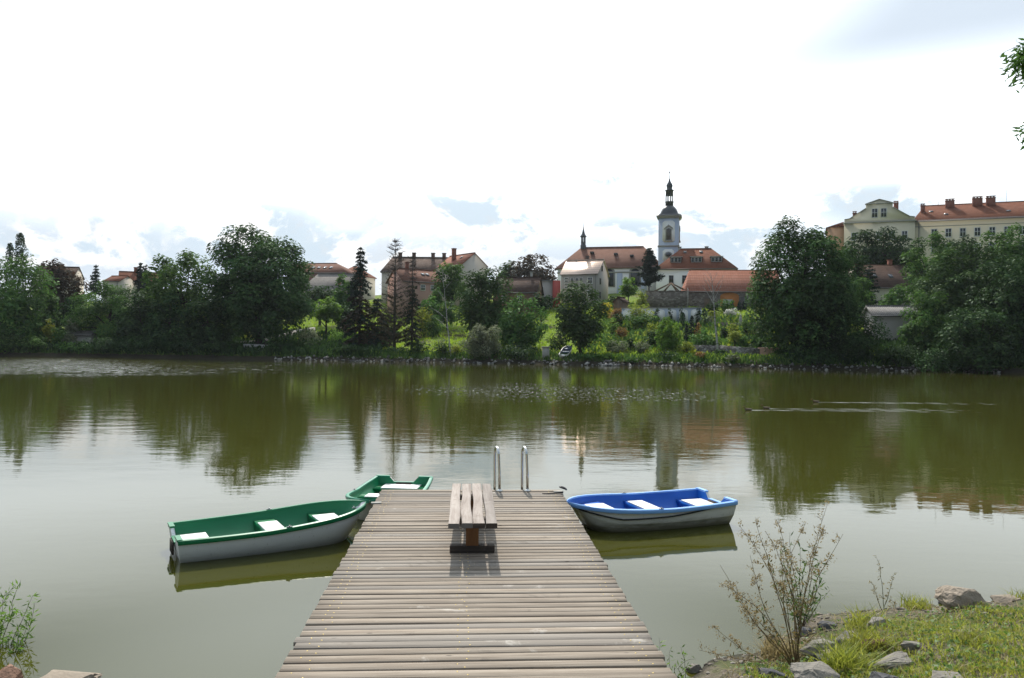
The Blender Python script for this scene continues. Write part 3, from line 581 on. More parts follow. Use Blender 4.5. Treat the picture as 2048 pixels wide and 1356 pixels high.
# ---- other houses
zb = 9.; Y = 135; rz = R(8); L, W = 9.5, 7.; H = Zof(1760, 572, Y) - zb; rs = 4.0
h = house('hillside_house', 'house with dark red roof and white skylight glimpsed between the trees below the school', 'house', place(1726, Y, -L / 2, -W / 2, rz, zb), rz, L, W, H, rs, 'beige_render', 'tile_brown', ov=.3)
for x in (-1.6, 1.4): o = skylight(h, x, -1.9, W, H, rs, .8, 1.0)
chimney(h, 2.6, .2, H + rs - .8, H + rs + .9, .6, .6)
Y = 104; zb = terrH(48, Y) - .6; rz = R(-8); L, W = 6.2, 4.5; H = Zof(1780, 629, Y) - zb; rs = 1.2
h = house('garden_shed', 'grey walled shed with corrugated sheet roof between dark trees on the right bank', 'shed', place(1748, Y, -L / 2, -W / 2, rz, zb), rz, L, W, H, rs, 'grey_render', 'corrugated', ov=.4)
MB().box((.8, -W / 2 - .03, .9), (.9, .06, 1.9)).build('door', M['timber'], h)
# dark brown house left of the grey one, with annexe
Y = 146; rz = R(-12); zb = 8.5; L, W = 8.2, 7.; H = Zof(1070, 583, Y) - zb; rs = 2.95
h = house('brown_house', 'low brick house with dark brown roof and bare timber gable left of the grey house', 'house', place(1071, Y, L / 2, -W / 2, rz, zb), rz, L, W, H, rs, 'brick', 'tile_brown', ov=.3)
MB().prism([(-3.2, H + .12), (3.2, H + .12), (0, H + 2.75)], .06, 'x', L / 2).build('gable_boarding', M['timber'], h)
for x in (-2, 1.0): window(h, x, H - 1.9, .9, 1.1, -W / 2)
chimney(h, 2.4, .8, H + rs - .6, H + rs + 1.0, .4, .4, 'stone_trim')
Y = 154; zb = 8.8; p = at(1085, 678, Y); t = thing('flat_roof_annexe', 'grey flat roofed annexe with bright red end block beside the grey house', 'house', (p[0], p[1], zb), R(-4)); zt1 = Zof(1085, 562, Y) - zb
MB().box((0.3, 2, zt1 / 2 - 1), (3.2, 4, zt1 + 2)).build('wall', M['grey_render'], t); MB().box((2.65, 1.85, zt1 / 2 - 1.05), (1.5, 4.2, zt1 + 2.3)).build('red_block', M['red_panel'], t)
MB().box((.3, 1.9, zt1 + .08), (3.3, 4.4, .16)).build('roof', M['gutter'], t); window(t, -.2, zt1 - 1.7, .6, .6, 0)
MB().prism([(-.6, zt1 - 3.2), (3.4, zt1 - 3.7), (3.4, zt1 - 3.55), (-.6, zt1 - 3.05)], 1.8, 'y', -1.9).build('lean_to_roof', M['slate'], t)
# cluster of houses behind the dead conifers
Y = 172; rz = R(2); zb = 12.; L, W = 15.5, 10.; H = Zof(880, 543, Y) - zb; rs = 3.6
h = house('terrace_house', 'long house with mottled old tile roof and four chimneys behind the dead conifers', 'house', place(762, Y, -L / 2, -W / 2, rz, zb), rz, L, W, H, rs, 'beige_render', 'tile_old', 1.8, 0, ov=.3)
for x in (-4.2, -1.1, 3.2, 5.7): chimney(h, x, -.3, H + rs - .7, H + rs + .9, .8, .7, 'chimney_dark')
Y = 165; rz = R(-52); zb = 11.; L, W = 9.5, 6.9; H = Zof(921, 529, Y) - zb; rs = 2.7
h = house('corner_house', 'house with clean orange red half hipped roof and blank beige gable wall', 'house', place(921, Y, L / 2, -W / 2, rz, zb), rz, L, W, H, rs, 'beige_render', 'tile_bright', 0, 0, ov=.12)
pass
chimney(h, -.8, -1.6, H + .8, H + rs + 1.2, .8, .7); skylight(h, 1.4, -1.1, W, H, rs, .6, .8)
Y = 151; rz = R(34); zb = 8.6; L, W = 8.4, 7.2; H = Zof(812, 560, Y) - zb; rs = 2.5
h = house('brick_house', 'brick house with pinkish red roof and gable seen through the dead conifer', 'house', place(806, Y, -L / 2, -W / 2, rz, zb), rz, L, W, H, rs, 'pink_render', 'tile_church', ov=.35)
chimney(h, -1.6, .2, H + rs - .6, H + rs + 1.3, .6, .6)
for x in (1.0, 2.0): skylight(h, x, -1.6, W, H, rs, .7, .9)
window(h, 0, H - 1.9, 1.0, 1.2, -W / 2); window(h, 2.2, H - 1.9, 1.0, 1.2, -W / 2)
# big grey roofed house behind the chestnut, red roofed one over it
Y = 165; rz = R(-6); zb = 10.; L, W = 10.5, 9.; H = Zof(650, 579, Y) - zb; rs = 3.7
h = house('grey_roof_house', 'house with broad plain grey roof rising over the dark hedge', 'house', place(696, Y, L / 2, -W / 2, rz, zb), rz, L, W, H, rs, 'beige_render', 'slate', 2.2, .0, ov=.3)
chimney(h, 2.8, -3.0, H + .6, H + 2.4, .5, .5)
Y = 180; rz = R(-10); zb = 12.; L, W = 14., 11.; H = Zof(640, 544, Y) - zb; rs = 2.6
h = house('skylight_house', 'red brown roof with a row of four skylights above the broad grey roof', 'house', place(690, Y, L / 2, -W / 2, rz, zb), rz, L, W, H, rs, 'brick', 'tile_church', .0, 4.5, ov=.3)
for x in (-2.2, -.7, .8, 2.3): skylight(h, x, -2.9, W, H, rs, .7, 1.1)
Y = 190; rz = R(-20); zb = 12.; L, W = 7., 8.; H = Zof(700, 550, Y) - zb; rs = 2.5
house('hip_roof_house', 'small house with low red hip roof left of the tall spruce', 'house', place(716, Y, L / 2, -W / 2, rz, zb), rz, L, W, H, rs, 'beige_render', 'tile_red', 3., 3., ov=.3)
Y = 190; rz = R(12); zb = 10.; L, W = 9., 8.; H = Zof(62, 551, Y) - zb; rs = 2.6
h = house('far_house', 'beige house with dull red roof and chimneys beside the poplars', 'house', place(64, Y, -L / 2, -W / 2, rz, zb), rz, L, W, H, rs, 'beige_render', 'tile_brown', ov=.2)
chimney(h, -3.6, 0, H + rs - .5, H + rs + .7, .7, .7, 'chimney_dark'); chimney(h, .4, 0, H + rs - .5, H + rs + .6, 1.4, .7, 'chimney_dark'); skylight(h, -2.2, -1.6, W, H, rs, .7, .8)
Y = 180; rz = R(25); zb = 9.; L, W = 9., 9.; H = Zof(238, 566, Y) - zb; rs = 3.0
h = house('red_roof_house', 'house with steep orange red roof and chimney beside the dark spruce', 'house', place(238, Y, -L / 2, -W / 2, rz, zb), rz, L, W, H, rs, 'beige_render', 'tile_red', ov=.3)
chimney(h, -1.2, -.2, H + rs - .6, H + rs + 1.0, .8, .7)
Y = 176; rz = R(-12); zb = 9.; L, W = 4., 6.; H = Zof(215, 562, Y) - zb; rs = 1.4
house('low_red_house', 'low pale walled house with small red roof touching the spruce', 'house', place(236, Y, L / 2, -W / 2, rz, zb), rz, L, W, H, rs, 'beige_render', 'tile_red', ov=.2)
# small structures in the gardens
Y = 141; p = at(1242, 616, Y); h = house('wooden_hut', 'little brown wooden garden hut with pitched roof below the church', 'hut', (p[0], p[1], p[2]), R(55), 2.2, 1.9, 1.15, .75, 'timber', 'tile_brown', ov=.15, gut=False)
Y = 118; p = at(165, 668, Y); h = house('lakeside_shed', 'dim grey shed on the lawn under the left trees', 'shed', (p[0], p[1], terrH(p[0], p[1]) - .3), R(3), 3.4, 2.5, 2.0, .5, 'grey_render', 'slate', ov=.2, gut=False)
def wall_run(name, label, pts, h, th, mat, cat='wall', coping=None):
    b = MB()
    P = [np.array(p, float) for p in pts]
    for i in range(len(P) - 1):
        d = P[i + 1] - P[i]; nrm = np.array([-d[1], d[0], 0]); nrm /= np.linalg.norm(nrm) + 1e-9; nrm *= th / 2
        a, c = P[i], P[i + 1]; V = [a - nrm, c - nrm, c + nrm, a + nrm]; V = [v + np.array([0, 0, -.8]) for v in V] + [v + np.array([0, 0, h]) for v in V]
        b.add(V, [(0, 3, 2, 1), (4, 5, 6, 7), (0, 1, 5, 4), (1, 2, 6, 5), (2, 3, 7, 6), (3, 0, 4, 7)])
    o = b.build(name, M[mat]); return tag(o, label, cat, kind='thing')
def onground(px, Y): p = at(px, 678, Y); return (p[0], p[1], float(terrH(p[0], p[1])))
def gpt(px, py, lift=0.):
    """where the ray of a pixel meets the far hillside"""
    r = ray(px, py); o = np.array([0, 0, CAMZ]); prev = None
    for Y in np.arange(60, 260, .5):
        q = o + r * Y
        if q[2] <= terrH(q[0], q[1]) + lift: return np.array([q[0], q[1], float(terrH(q[0], q[1]))])
    return o + r * 200
wall_run('boundary_wall', 'long low stone wall climbing the slope beside the chestnut trunk', [onground(478, 117), onground(510, 118), onground(545, 120), onground(590, 125), onground(628, 131)], .75, .4, 'stone_trim')
wall_run('landing_wall', 'short grey concrete landing wall at the water under the chestnut', [onground(489, 110), onground(533, 109)], .9, .5, 'stone_trim')
wall_run('retaining_wall', 'dry stone retaining wall along the lowest garden terrace', [onground(1385, 99), onground(1440, 98), onground(1520, 96)], .9, .5, 'dry_stone')
wall_run('retaining_wall', 'dark stone retaining wall under the upper garden beds', [onground(1420, 128), onground(1480, 127), onground(1560, 124)], 1.0, .5, 'rubble')
p = onground(1538, 96); b = MB().lathe([(1.15, -.6), (1.25, .9), (1.3, .95), (1.3, 1.05), (1.1, 1.05)], 20, (0, 0, 0)); o = b.build('planter', M['pink_render'], None, loc=p); tag(o, 'round brown planter tub at the foot of the oak', 'planter'); smooth_angle(o)
p = gpt(1481, 656); b = MB().lathe([(.34, -.2), (.34, .45), (.26, .5), (.24, .9), (.30, 1.2), (.22, 1.55), (.12, 1.7), (.17, 1.85), (.15, 2.0), (.03, 2.08)], 12); o = b.build('garden_statue', M['stone_trim'], None, loc=p); tag(o, 'small pale stone statue among the terrace shrubs', 'statue'); smooth_angle(o)
p = onground(1030 + 62, 97.5); b = MB().box((0, 0, .6), (.9, .7, 1.6), taper=.92).box((0, 0, 1.42), (1.05, .85, .12)); o = b.build('stone_pillar', M['stone_trim'], None, loc=p); tag(o, 'squat grey stone pillar on the bank left of the beached boat', 'pillar')
# ------------------------------------------------------------------ vegetation
def unit(v): return v / (np.linalg.norm(v, axis=-1, keepdims=True) + 1e-9)
def leaf_quads(P, Nrm, a, b, rg):
    """diamond leaves of half length a, half width b round points P facing Nrm"""
    n = len(P); t = unit(np.cross(Nrm, rg.normal(size=(n, 3)))); u = np.cross(Nrm, t)
    s = rg.uniform(.6, 1.25, (n, 1)); t = t * a * s; u = u * b * s; fold = Nrm * (b * .35) * s
    return np.stack([P - t, P + u * .9 - t * .1 + fold, P + t, P - u * .9 - t * .1 + fold], 1)
def lumpy_crown(rg, rx, ry, rz, K, n, leaf, lump=.30, flat=.55, open_=.75, up=.75, irr=.12):
    """many leaf clumps spread through an uneven ellipsoid: centres, then leaves on the shells of the clumps"""
    Ko = int(K * .68); i = np.arange(Ko) + .5; ph_ = np.arccos(1 - 2 * i / Ko); th = np.pi * (1 + 5 ** .5) * i + rg.uniform(0, 6.28)
    d = np.stack([np.cos(th) * np.sin(ph_), np.sin(th) * np.sin(ph_), np.cos(ph_)], 1) + rg.normal(size=(Ko, 3)) * .12
    d = unit(np.concatenate([d, rg.normal(size=(K - Ko, 3))])); d[:, 2] = np.where(d[:, 2] < 0, d[:, 2] * flat, d[:, 2])
    ph = rg.uniform(0, 6.28, 4); az = np.arctan2(d[:, 1], d[:, 0])
    f = 1 + irr * (.5 * np.sin(2 * az + ph[0] + 2 * d[:, 2]) + .35 * np.sin(3 * az + ph[1] - 3 * d[:, 2]) + .3 * np.sin(5 * d[:, 2] + ph[2]))
    r = np.concatenate([rg.uniform(.80, 1.06, Ko), rg.uniform(.25, .75, K - Ko)])
    lr = lump * rg.uniform(.7, 1.25, K)
    Cn = d * (r * f * (1 - lump * .75))[:, None] * np.array([rx, ry, rz])
    S = np.array([rx, ry, rz * .85]) * .5 + min(rx, ry, rz) * .5
    k = rg.choice(K, n, p=lr ** 2 / np.sum(lr ** 2)); dd = unit(rg.normal(size=(n, 3))); dd[:, 2] = np.where(rg.random(n) < .35, np.abs(dd[:, 2]), dd[:, 2])
    P = Cn[k] + dd * (lr[k] * rg.uniform(.35, 1.08, n) ** open_)[:, None] * S * np.array([1, 1, .8])
    Nn = unit(dd * .55 + unit(P / np.array([rx, ry, rz])) * .35 + rg.normal(size=(n, 3)) * .42 + np.array([0, 0, up]))
    # fit the cloud of leaves to the wanted extents
    e = np.array([np.quantile(np.abs(P[:, 0]), .985), np.quantile(np.abs(P[:, 1]), .985)]); lo, hi = np.quantile(P[:, 2], .012), np.quantile(P[:, 2], .99)
    kx, ky, kz = rx / e[0], ry / e[1], 2 * rz / (hi - lo); oz = -rz - lo * kz
    P = P * np.array([kx, ky, kz]) + np.array([0, 0, oz]); Cn = Cn * np.array([kx, ky, kz]) + np.array([0, 0, oz])
    CL.clear(); CL.append(rg.uniform(-.38, .50, K)[k])
    return leaf_quads(P, Nn, leaf, leaf * .55, rg), Cn
CL = []
def clumps(o):
    a = o.data.attributes.new('clump', 'FLOAT', 'FACE'); a.data.foreach_set('value', CL[0].astype(np.float32)); return o
def limb_tree(b, rg, Cn, zc, trunk_r, base, n_limb=12, lean=(0, 0)):
    """tapered trunk that forks into limbs reaching for the clumps"""
    H = zc; top = np.array([lean[0], lean[1], H * 1.0])
    m = 7; T = [np.array([top[0] * (i / m) + rg.normal() * trunk_r * .25 * (i > 0), top[1] * (i / m) + rg.normal() * trunk_r * .25 * (i > 0), base + (H - base) * i / m]) for i in range(m + 1)]
    b.tube(T, [trunk_r * (1.5 if i == 0 else 1.12 if i == 1 else 1 - .65 * i / m) for i in range(m + 1)], 8)
    for i in rg.choice(len(Cn), min(n_limb, len(Cn)), replace=False):
        k = rg.integers(3, m); p = T[k]; q = Cn[i] + np.array([0, 0, zc]); mid = (p + q) / 2 + np.array([0, 0, .12 * np.linalg.norm(q - p)]); r0 = trunk_r * rg.uniform(.28, .5)
        b.tube([p, p * .45 + mid * .55, mid, q], [r0, r0 * .8, r0 * .6, r0 * .18], 5, cap=False)

LF = {
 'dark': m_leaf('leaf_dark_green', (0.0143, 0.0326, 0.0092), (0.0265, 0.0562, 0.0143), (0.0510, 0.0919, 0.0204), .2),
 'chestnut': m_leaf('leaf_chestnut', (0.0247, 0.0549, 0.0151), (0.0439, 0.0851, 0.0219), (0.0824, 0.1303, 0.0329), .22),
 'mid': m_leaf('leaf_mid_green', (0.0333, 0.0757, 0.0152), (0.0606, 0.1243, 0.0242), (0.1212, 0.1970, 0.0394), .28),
 'bright': m_leaf('leaf_bright_green', (0.0550, 0.1100, 0.0165), (0.0990, 0.1760, 0.0242), (0.1650, 0.2420, 0.0385), .45),
 'yellow': m_leaf('leaf_yellow_green', (.09, .12, .015), (.16, .19, .025), (.26, .25, .04), .45),
 'silver': m_leaf('leaf_silver', (0.0720, 0.0900, 0.0480), (0.1440, 0.1680, 0.0900), (0.2640, 0.2820, 0.1800), .30),
 'purple': m_leaf('leaf_purple_brown', (0.0207, 0.0184, 0.0115), (0.0403, 0.0299, 0.0172), (0.0862, 0.0483, 0.0253), .25, (.12, .06, .03)),
 'copper': m_leaf('leaf_copper', (0.0322, 0.0276, 0.0184), (0.0575, 0.0414, 0.0276), (0.0978, 0.0633, 0.0403), .25, (.14, .08, .04)),
 'spruce': m_leaf('needle_spruce', (.010, .022, .014), (.018, .036, .022), (.034, .055, .032), .12),
 'brown_needle': m_leaf('needle_dry', (.030, .026, .016), (.055, .043, .025), (.085, .068, .04), .15, (.12, .09, .05)),
 'pine': m_leaf('needle_pine', (.010, .020, .013), (.019, .033, .020), (.035, .05, .03), .12),
 'poplar': m_leaf('leaf_poplar', (0.0230, 0.0437, 0.0207), (0.0414, 0.0713, 0.0345), (0.0690, 0.1035, 0.0517), .3),
 'rust': m_leaf('leaf_rust', (.10, .06, .02), (.18, .10, .03), (.26, .15, .05), .35),
 'flower': m_leaf('petal_yellow', (.40, .32, .02), (.50, .40, .03), (.2, .25, .04), .3),
 'white': m_leaf('petal_white', (.35, .36, .30), (.5, .5, .44), (.12, .16, .05), .3),
}
BK = {'dark': m_bark('bark_dark', (.022, .018, .014), (.06, .05, .04)), 'brown': m_bark('bark_brown', (.04, .03, .022), (.10, .075, .055)), 'dead': m_bark('bark_dead', (.045, .036, .028), (.10, .08, .065))}
def m_birch():
    m = NT('bark_birch'); v = m.coord((1, 1, 1)); n = m.noise(m.coord((1, 1, 4)), 1.6, 3, .6); return m.fin(m.mix(m.rng(n, .56, .62), (.36, .35, .33), (.05, .045, .04)), .7, None, .2)
BK['birch'] = m_birch()
SEED = [100]
def rgen(): SEED[0] += 1; return np.random.default_rng(SEED[0])
def ground_z(px, Y):
    p = at(px, 678, Y); return p[0], float(terrH(p[0], p[1]))

def tree(name, label, px, ytop, w, Y, ybot, leaf='mid', bark='dark', cat='tree', n=None, K=60, lump=.33, tr=None, depth=1., group=None, leafsize=None, flat=.6, irr=.12, ybase=None, n_limb=14, open_=.75):
    """a broadleaf tree: px centre column, ytop and ybot the crown's upper and lower edge, w its width in photograph pixels, at depth Y"""
    rg = rgen(); s = Y / F; p = at(px, 678, Y); zb = float(terrH(p[0], p[1])) if ybase is None else Zof(px, ybase, Y)
    zt_, zl = Zof(px, ytop, Y), Zof(px, ybot, Y); zl = max(zl, zb + .05); rx = w * s / 2; rz_ = (zt_ - zl) / 2
    c = (zl + rz_) - zb; leaf_ = leafsize or (.0026 * Y) * (1.0 if rx > 2 else .8)
    area = rx * rz_ * 3.14; n = n or int(min(22000, max(800, area / (leaf_ * leaf_) * 11)))
    t = thing(name, label, cat, (p[0], p[1], zb), rg.uniform(0, .3), group)
    Q, Cn = lumpy_crown(rg, rx, rx * depth, rz_, K, n, leaf_, lump, flat, open_, irr=irr)
    Q = Q + np.array([0, 0, c]); Q[:, :, 2] = np.maximum(Q[:, :, 2], .03)
    clumps(MB().quads(Q).build('crown', LF[leaf], t, fix=False))
    b = MB(); limb_tree(b, rg, Cn, c, tr or max(.06, rx * .075), -.5, n_limb); b.build('trunk', BK[bark], t, smooth=True)
    return t
def bush(name, label, px, ytop, w, Y, leaf='mid', ybot=None, cat='shrub', n=None, K=22, lump=.42, group=None, leafsize=None, depth=.9, irr=.2):
    """a shrub leafy to the ground"""
    rg = rgen(); s = Y / F; p = at(px, 678, Y); zb = float(terrH(p[0], p[1])); zt_ = Zof(px, ytop, Y)
    h = max(.35, zt_ - zb); rx = w * s / 2; leaf_ = leafsize or .0017 * Y
    n = n or int(min(7000, max(260, rx * h * 2 / (leaf_ * leaf_) * 3.6)))
    t = thing(name, label, cat, (p[0], p[1], zb), 0, group)
    Q, Cn = lumpy_crown(rg, rx, rx * depth, h * .5, K, n, leaf_, lump, .9, .7, irr=irr); Q = Q + np.array([0, 0, h * .5]); Q[:, :, 2] = np.maximum(Q[:, :, 2], .02)
    clumps(MB().quads(Q).build('foliage', LF[leaf], t, fix=False))
    b = MB()
    for i in range(5): q = Cn[rg.integers(len(Cn))] + np.array([0, 0, h * .5]); b.tube([(0, 0, -.3), q * .5 + np.array([0, 0, .1]), q], [.05, .035, .015], 4, cap=False)
    b.build('stem', BK['dark'], t); return t
def conifer(name, label, px, ytop, w, Y, ybot, leaf='spruce', bark='dark', cat='tree', power=1.0, dens=1., droop=.35, tiers=None, bare=0., group=None, tipw=.1, leafsize=None, brown_below=None, ntip=3):
    """whorls of drooping branches round a straight stem; bare>0 leaves the upper part of the stem without needles"""
    rg = rgen(); s = Y / F; p = at(px, 678, Y); zb = float(terrH(p[0], p[1])); H = Zof(px, ytop, Y) - zb; z0 = max(.2, Zof(px, ybot, Y) - zb); Rm = w * s / 2
    t = thing(name, label, cat, (p[0], p[1], zb), 0, group); b = MB(); b.tube([(0, 0, -.5), (0, 0, H * .5), (0, 0, H)], [max(.10, H * .016), H * .010, .02], 7)
    tiers = tiers or int((H - z0) / .55); PQ, NQ, PB, NB = [], [], [], []; lf = leafsize or .0019 * Y
    for i in range(tiers):
        f = (i + .5) / tiers; z = z0 + (H - z0) * f; r = Rm * ((1 - f) ** power * (1 - tipw) + tipw * (1 - f)) * rg.uniform(.72, 1.12)
        nb = int(rg.integers(5, 9))
        for k in range(nb):
            a = rg.uniform(0, 6.283); rr = r * rg.uniform(.7, 1.15); m = 6; u = np.linspace(0, 1, m)
            B = np.stack([np.cos(a) * rr * u, np.sin(a) * rr * u, z + rr * (.22 * u - droop * u * u * 1.6) + 0 * u], 1)
            b.tube(B, np.linspace(.035, .008, m) * (1 if bare == 0 else 1.2), 3, cap=False)
            keep = 1. if bare == 0 else (0. if f > 1 - bare else (.5 if f > .8 - bare else 1.))
            if bare > 0:          # dead tops carry fine bare twigs instead
                for _ in range(7): j = rg.uniform(.2, 1); q = np.array([np.interp(j, u, B[:, c_]) for c_ in range(3)]); b.tube([q, q + np.array([rg.normal() * .3, rg.normal() * .3, rg.uniform(-.1, .45)])], [.022, .010], 3, cap=False)
            nl = int(max(4, rr / lf * 5.5 * dens) * keep)
            if not nl: continue
            j = rg.uniform(.08, 1, nl) ** .7; Pp = np.stack([np.interp(j, u, B[:, c_]) for c_ in range(3)], 1) + rg.normal(size=(nl, 3)) * lf * np.array([.55, .55, .35]) - np.array([0, 0, .18 * lf])
            Nn = unit(rg.normal(size=(nl, 3)) * .55 + np.array([np.cos(a) * .3, np.sin(a) * .3, .9]))
            if brown_below is not None and f < brown_below and rg.random() < .62: PB.append(Pp); NB.append(Nn)
            else: PQ.append(Pp); NQ.append(Nn)
    if PQ: MB().quads(leaf_quads(np.concatenate(PQ), np.concatenate(NQ), lf, lf * .42, rg)).build('crown', LF[leaf], t, fix=False)
    if PB: o = MB().quads(leaf_quads(np.concatenate(PB), np.concatenate(NB), lf, lf * .42, rg)).build('dry_needles', LF['brown_needle'], t, fix=False)
    b.build('trunk', BK[bark], t); return t
def column_tree(name, label, px, ytop, w, Y, leaf, cat='tree', ybot=None, n=None, power=.5, group=None, leafsize=None):
    """narrow upright crown: poplar, cypress, thuja"""
    rg = rgen(); s = Y / F; p = at(px, 678, Y); zb = float(terrH(p[0], p[1])); H = Zof(px, ytop, Y) - zb; Rm = w * s / 2; lf = leafsize or .0017 * Y
    z0 = .05 * H if ybot is None else max(.1, Zof(px, ybot, Y) - zb)
    n = n or int(min(5000, max(250, Rm * (H - z0) * 2 / lf / lf * 3)))
    t = thing(name, label, cat, (p[0], p[1], zb), 0, group); f = rg.uniform(0, 1, n); a = rg.uniform(0, 6.283, n)
    pr = np.minimum(1, (f / .12) ** .6) * (1 - f ** 2.2) ** power * (1 + .18 * np.sin(3 * a + 9 * f) + .16 * np.sin(5 * a - 17 * f) + .14 * np.sin(4 * a + 31 * f)); rr = Rm * pr * rg.uniform(.35, 1.08, n) ** .5
    P = np.stack([rr * np.cos(a), rr * np.sin(a), z0 + (H - z0) * f], 1); Nn = unit(np.stack([np.cos(a), np.sin(a), .5 + 0 * a], 1) + rg.normal(size=(n, 3)) * .5)
    MB().quads(leaf_quads(P, Nn, lf, lf * .5, rg)).build('crown', LF[leaf], t, fix=False)
    MB().tube([(0, 0, -.4), (0, 0, H * .9)], [max(.06, Rm * .1), .02], 6).build('trunk', BK['dark'], t); return t
def bare_tree(name, label, px, ytop, Y, pxbase, r0, bark, tips, cat='tree', leaf=None, nleaf=0, leafz=.6):
    """slender leaning stem with sparse bare boughs"""
    rg = rgen(); s = Y / F; p = at(pxbase, 678, Y); zb = float(terrH(p[0], p[1])); H = Zof(px, ytop, Y) - zb; dx = (px - pxbase) * s
    t = thing(name, label, cat, (p[0], p[1], zb)); b = MB(); m = 9; T = [np.array([dx * (i / m) ** .9 + rg.normal() * .04, rg.normal() * .05, -.4 + (H + .4) * i / m]) for i in range(m + 1)]
    b.tube(T, [r0 * (1 - .88 * i / m) for i in range(m + 1)], 7); E = []
    for f, az, ln, upf in tips:
        k = f * m; i = int(k); q = T[i] + (T[min(i + 1, m)] - T[i]) * (k - i); e = q + np.array([math.cos(az) * ln, math.sin(az) * ln, upf * ln]); r = r0 * (1 - .8 * f) * .5
        mid = (q + e) / 2 + np.array([0, 0, .08 * ln]); b.tube([q, mid, e], [r, r * .7, r * .2], 4, cap=False)
        for _ in range(7):
            j = rg.uniform(.25, 1); g = q + (e - q) * j; h_ = g + np.array([rg.normal() * .35, rg.normal() * .35, rg.uniform(-.1, .6)]) * min(1., ln * .6); b.tube([g, h_], [r * .35, .006], 3, cap=False); E.append(h_)
    b.build('trunk', BK[bark], t)
    if nleaf:
        P = np.array(E)[rg.integers(0, len(E), nleaf)] + rg.normal(size=(nleaf, 3)) * .25; MB().quads(leaf_quads(P, unit(rg.normal(size=(nleaf, 3)) + np.array([0, 0, .5])), .10, .06, rg)).build('crown', LF[leaf], t, fix=False)
    return t

# ---- left end of the far bank
tree('leafy_tree', 'big dark green tree at the left end of the far bank under the poplars', 32, 522, 135, 118, 690, 'mid', K=70, lump=.29)
column_tree('poplar', 'taller of the two slim poplars', 39, 466, 26, 150, 'poplar', power=.35)
column_tree('poplar', 'shorter poplar leaning against its tall neighbour', 19, 486, 22, 151, 'poplar', power=.35)
tree('purple_tree', 'round purple brown tree beside the poplars', 119, 529, 86, 140, 640, 'purple', K=70, lump=.29, irr=.12)
conifer('spruce', 'dark pointed spruce standing free between the purple tree and red roofs', 190, 529, 48, 152, 590, dens=1.2)
conifer('twin_conifer', 'small blunt dark conifer beside the orange red roof', 279, 525, 30, 160, 590, 'spruce', dens=1.5, power=.6)
conifer('twin_conifer', 'lower conifer tip just right of the small blunt conifer', 290, 529, 22, 158, 590, 'spruce', dens=1.5, power=.6)
tree('feathery_tree', 'spreading feathery green tree in front of the red roofs', 218, 572, 140, 121, 690, 'mid', K=60, lump=.24, leafsize=.2, open_=1.1)
tree('feathery_tree', 'feathery tree leaning over the water left of the tall green pair', 285, 592, 100, 115, 700, 'dark', K=50, lump=.26)
tree('leafy_tree', 'lighter green tree rising behind the feathery trees', 318, 517, 74, 126, 640, 'mid', K=46, lump=.28)
tree('leafy_tree', 'tall green waterside tree left of the great chestnut', 372, 512, 118, 116, 700, 'mid', K=70, lump=.29, tr=.4)
tree('leafy_tree', 'dark low tree filling the gap at the foot of the chestnut', 425, 585, 85, 112, 706, 'dark', K=46, lump=.3)
tree('leafy_tree', 'dark shadowed tree over the water between feathery tree and green tree', 340, 590, 90, 111.5, 712, 'dark', K=46, lump=.3)
tree('chestnut_tree', 'great round chestnut tree with thick dark trunk, tallest on the left bank', 522, 469, 186, 113, 668, 'chestnut', 'dark', K=130, lump=.22, tr=.62, n=32000, irr=.15, n_limb=26, flat=.75, open_=.85)
for a in [('small_tree', 'small leafy sapling between purple tree and lakeside shed', 104, 590, 34, 122, 655, 'mid'), ('small_tree', 'dark round sapling left of the feathery tree', 140, 598, 40, 122, 660, 'dark'),
          ('small_tree', 'bright green fruit tree on a bare stem below the grey roofs', 652, 597, 66, 122, 640, 'bright'), ('small_tree', 'dim green tree under the dark hedge', 688, 610, 50, 125, 660, 'dark')]: tree(*a, K=24, lump=.36)
bush('yellow_shrub', 'upright yellow green shrub left of the lakeside shed', 98, 640, 22, 116, 'yellow')
bush('silver_shrub', 'grey green pointed shrub touching the lakeside shed', 141, 640, 24, 115, 'silver')
bush('green_shrub', 'dark shrub between the yellow and silver shrubs', 120, 656, 30, 115.5, 'mid')
bush('green_shrub', 'low dark shrub at the water at the far left', 12, 660, 70, 113.5, 'mid', K=30)
bush('green_shrub', 'dark green shrub at the water left of the yellow shrub', 70, 672, 56, 113.5, 'mid', K=30)
bush('green_shrub', 'broad low waterside shrub below the silver shrub', 150, 683, 66, 112, 'mid', K=30)
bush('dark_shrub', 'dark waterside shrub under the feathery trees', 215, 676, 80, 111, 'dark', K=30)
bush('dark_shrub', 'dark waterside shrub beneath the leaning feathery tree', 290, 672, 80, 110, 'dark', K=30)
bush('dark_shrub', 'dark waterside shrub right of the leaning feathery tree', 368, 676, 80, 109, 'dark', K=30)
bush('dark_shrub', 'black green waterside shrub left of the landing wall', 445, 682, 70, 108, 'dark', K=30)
bush('bright_shrub', 'bright shrub seen left of the chestnut trunk', 500, 662, 26, 121, 'yellow'); bush('bright_shrub', 'bright shrub seen right of the chestnut trunk', 541, 655, 24, 122, 'bright')
bush('bright_shrub', 'sunlit yellow green shrub beneath the green trees left of the chestnut', 402, 642, 36, 119, 'yellow')
tree('dark_hedge_tree', 'dark dome shaped clipped tree under the broad grey roof', 640, 573, 72, 142, 606, 'dark', K=50, lump=.3, irr=.06)
tree('leafy_tree', 'green tree between grey roof and tall spruce', 690, 552, 46, 138, 620, 'mid', K=30, lump=.34)
bush('flowering_shrub', 'pale flowering shrub on the slope right of the boundary wall', 618, 658, 46, 114, 'silver'); bush('bright_shrub', 'sunlit shrub right of the pale flowering shrub', 676, 660, 40, 113, 'bright')
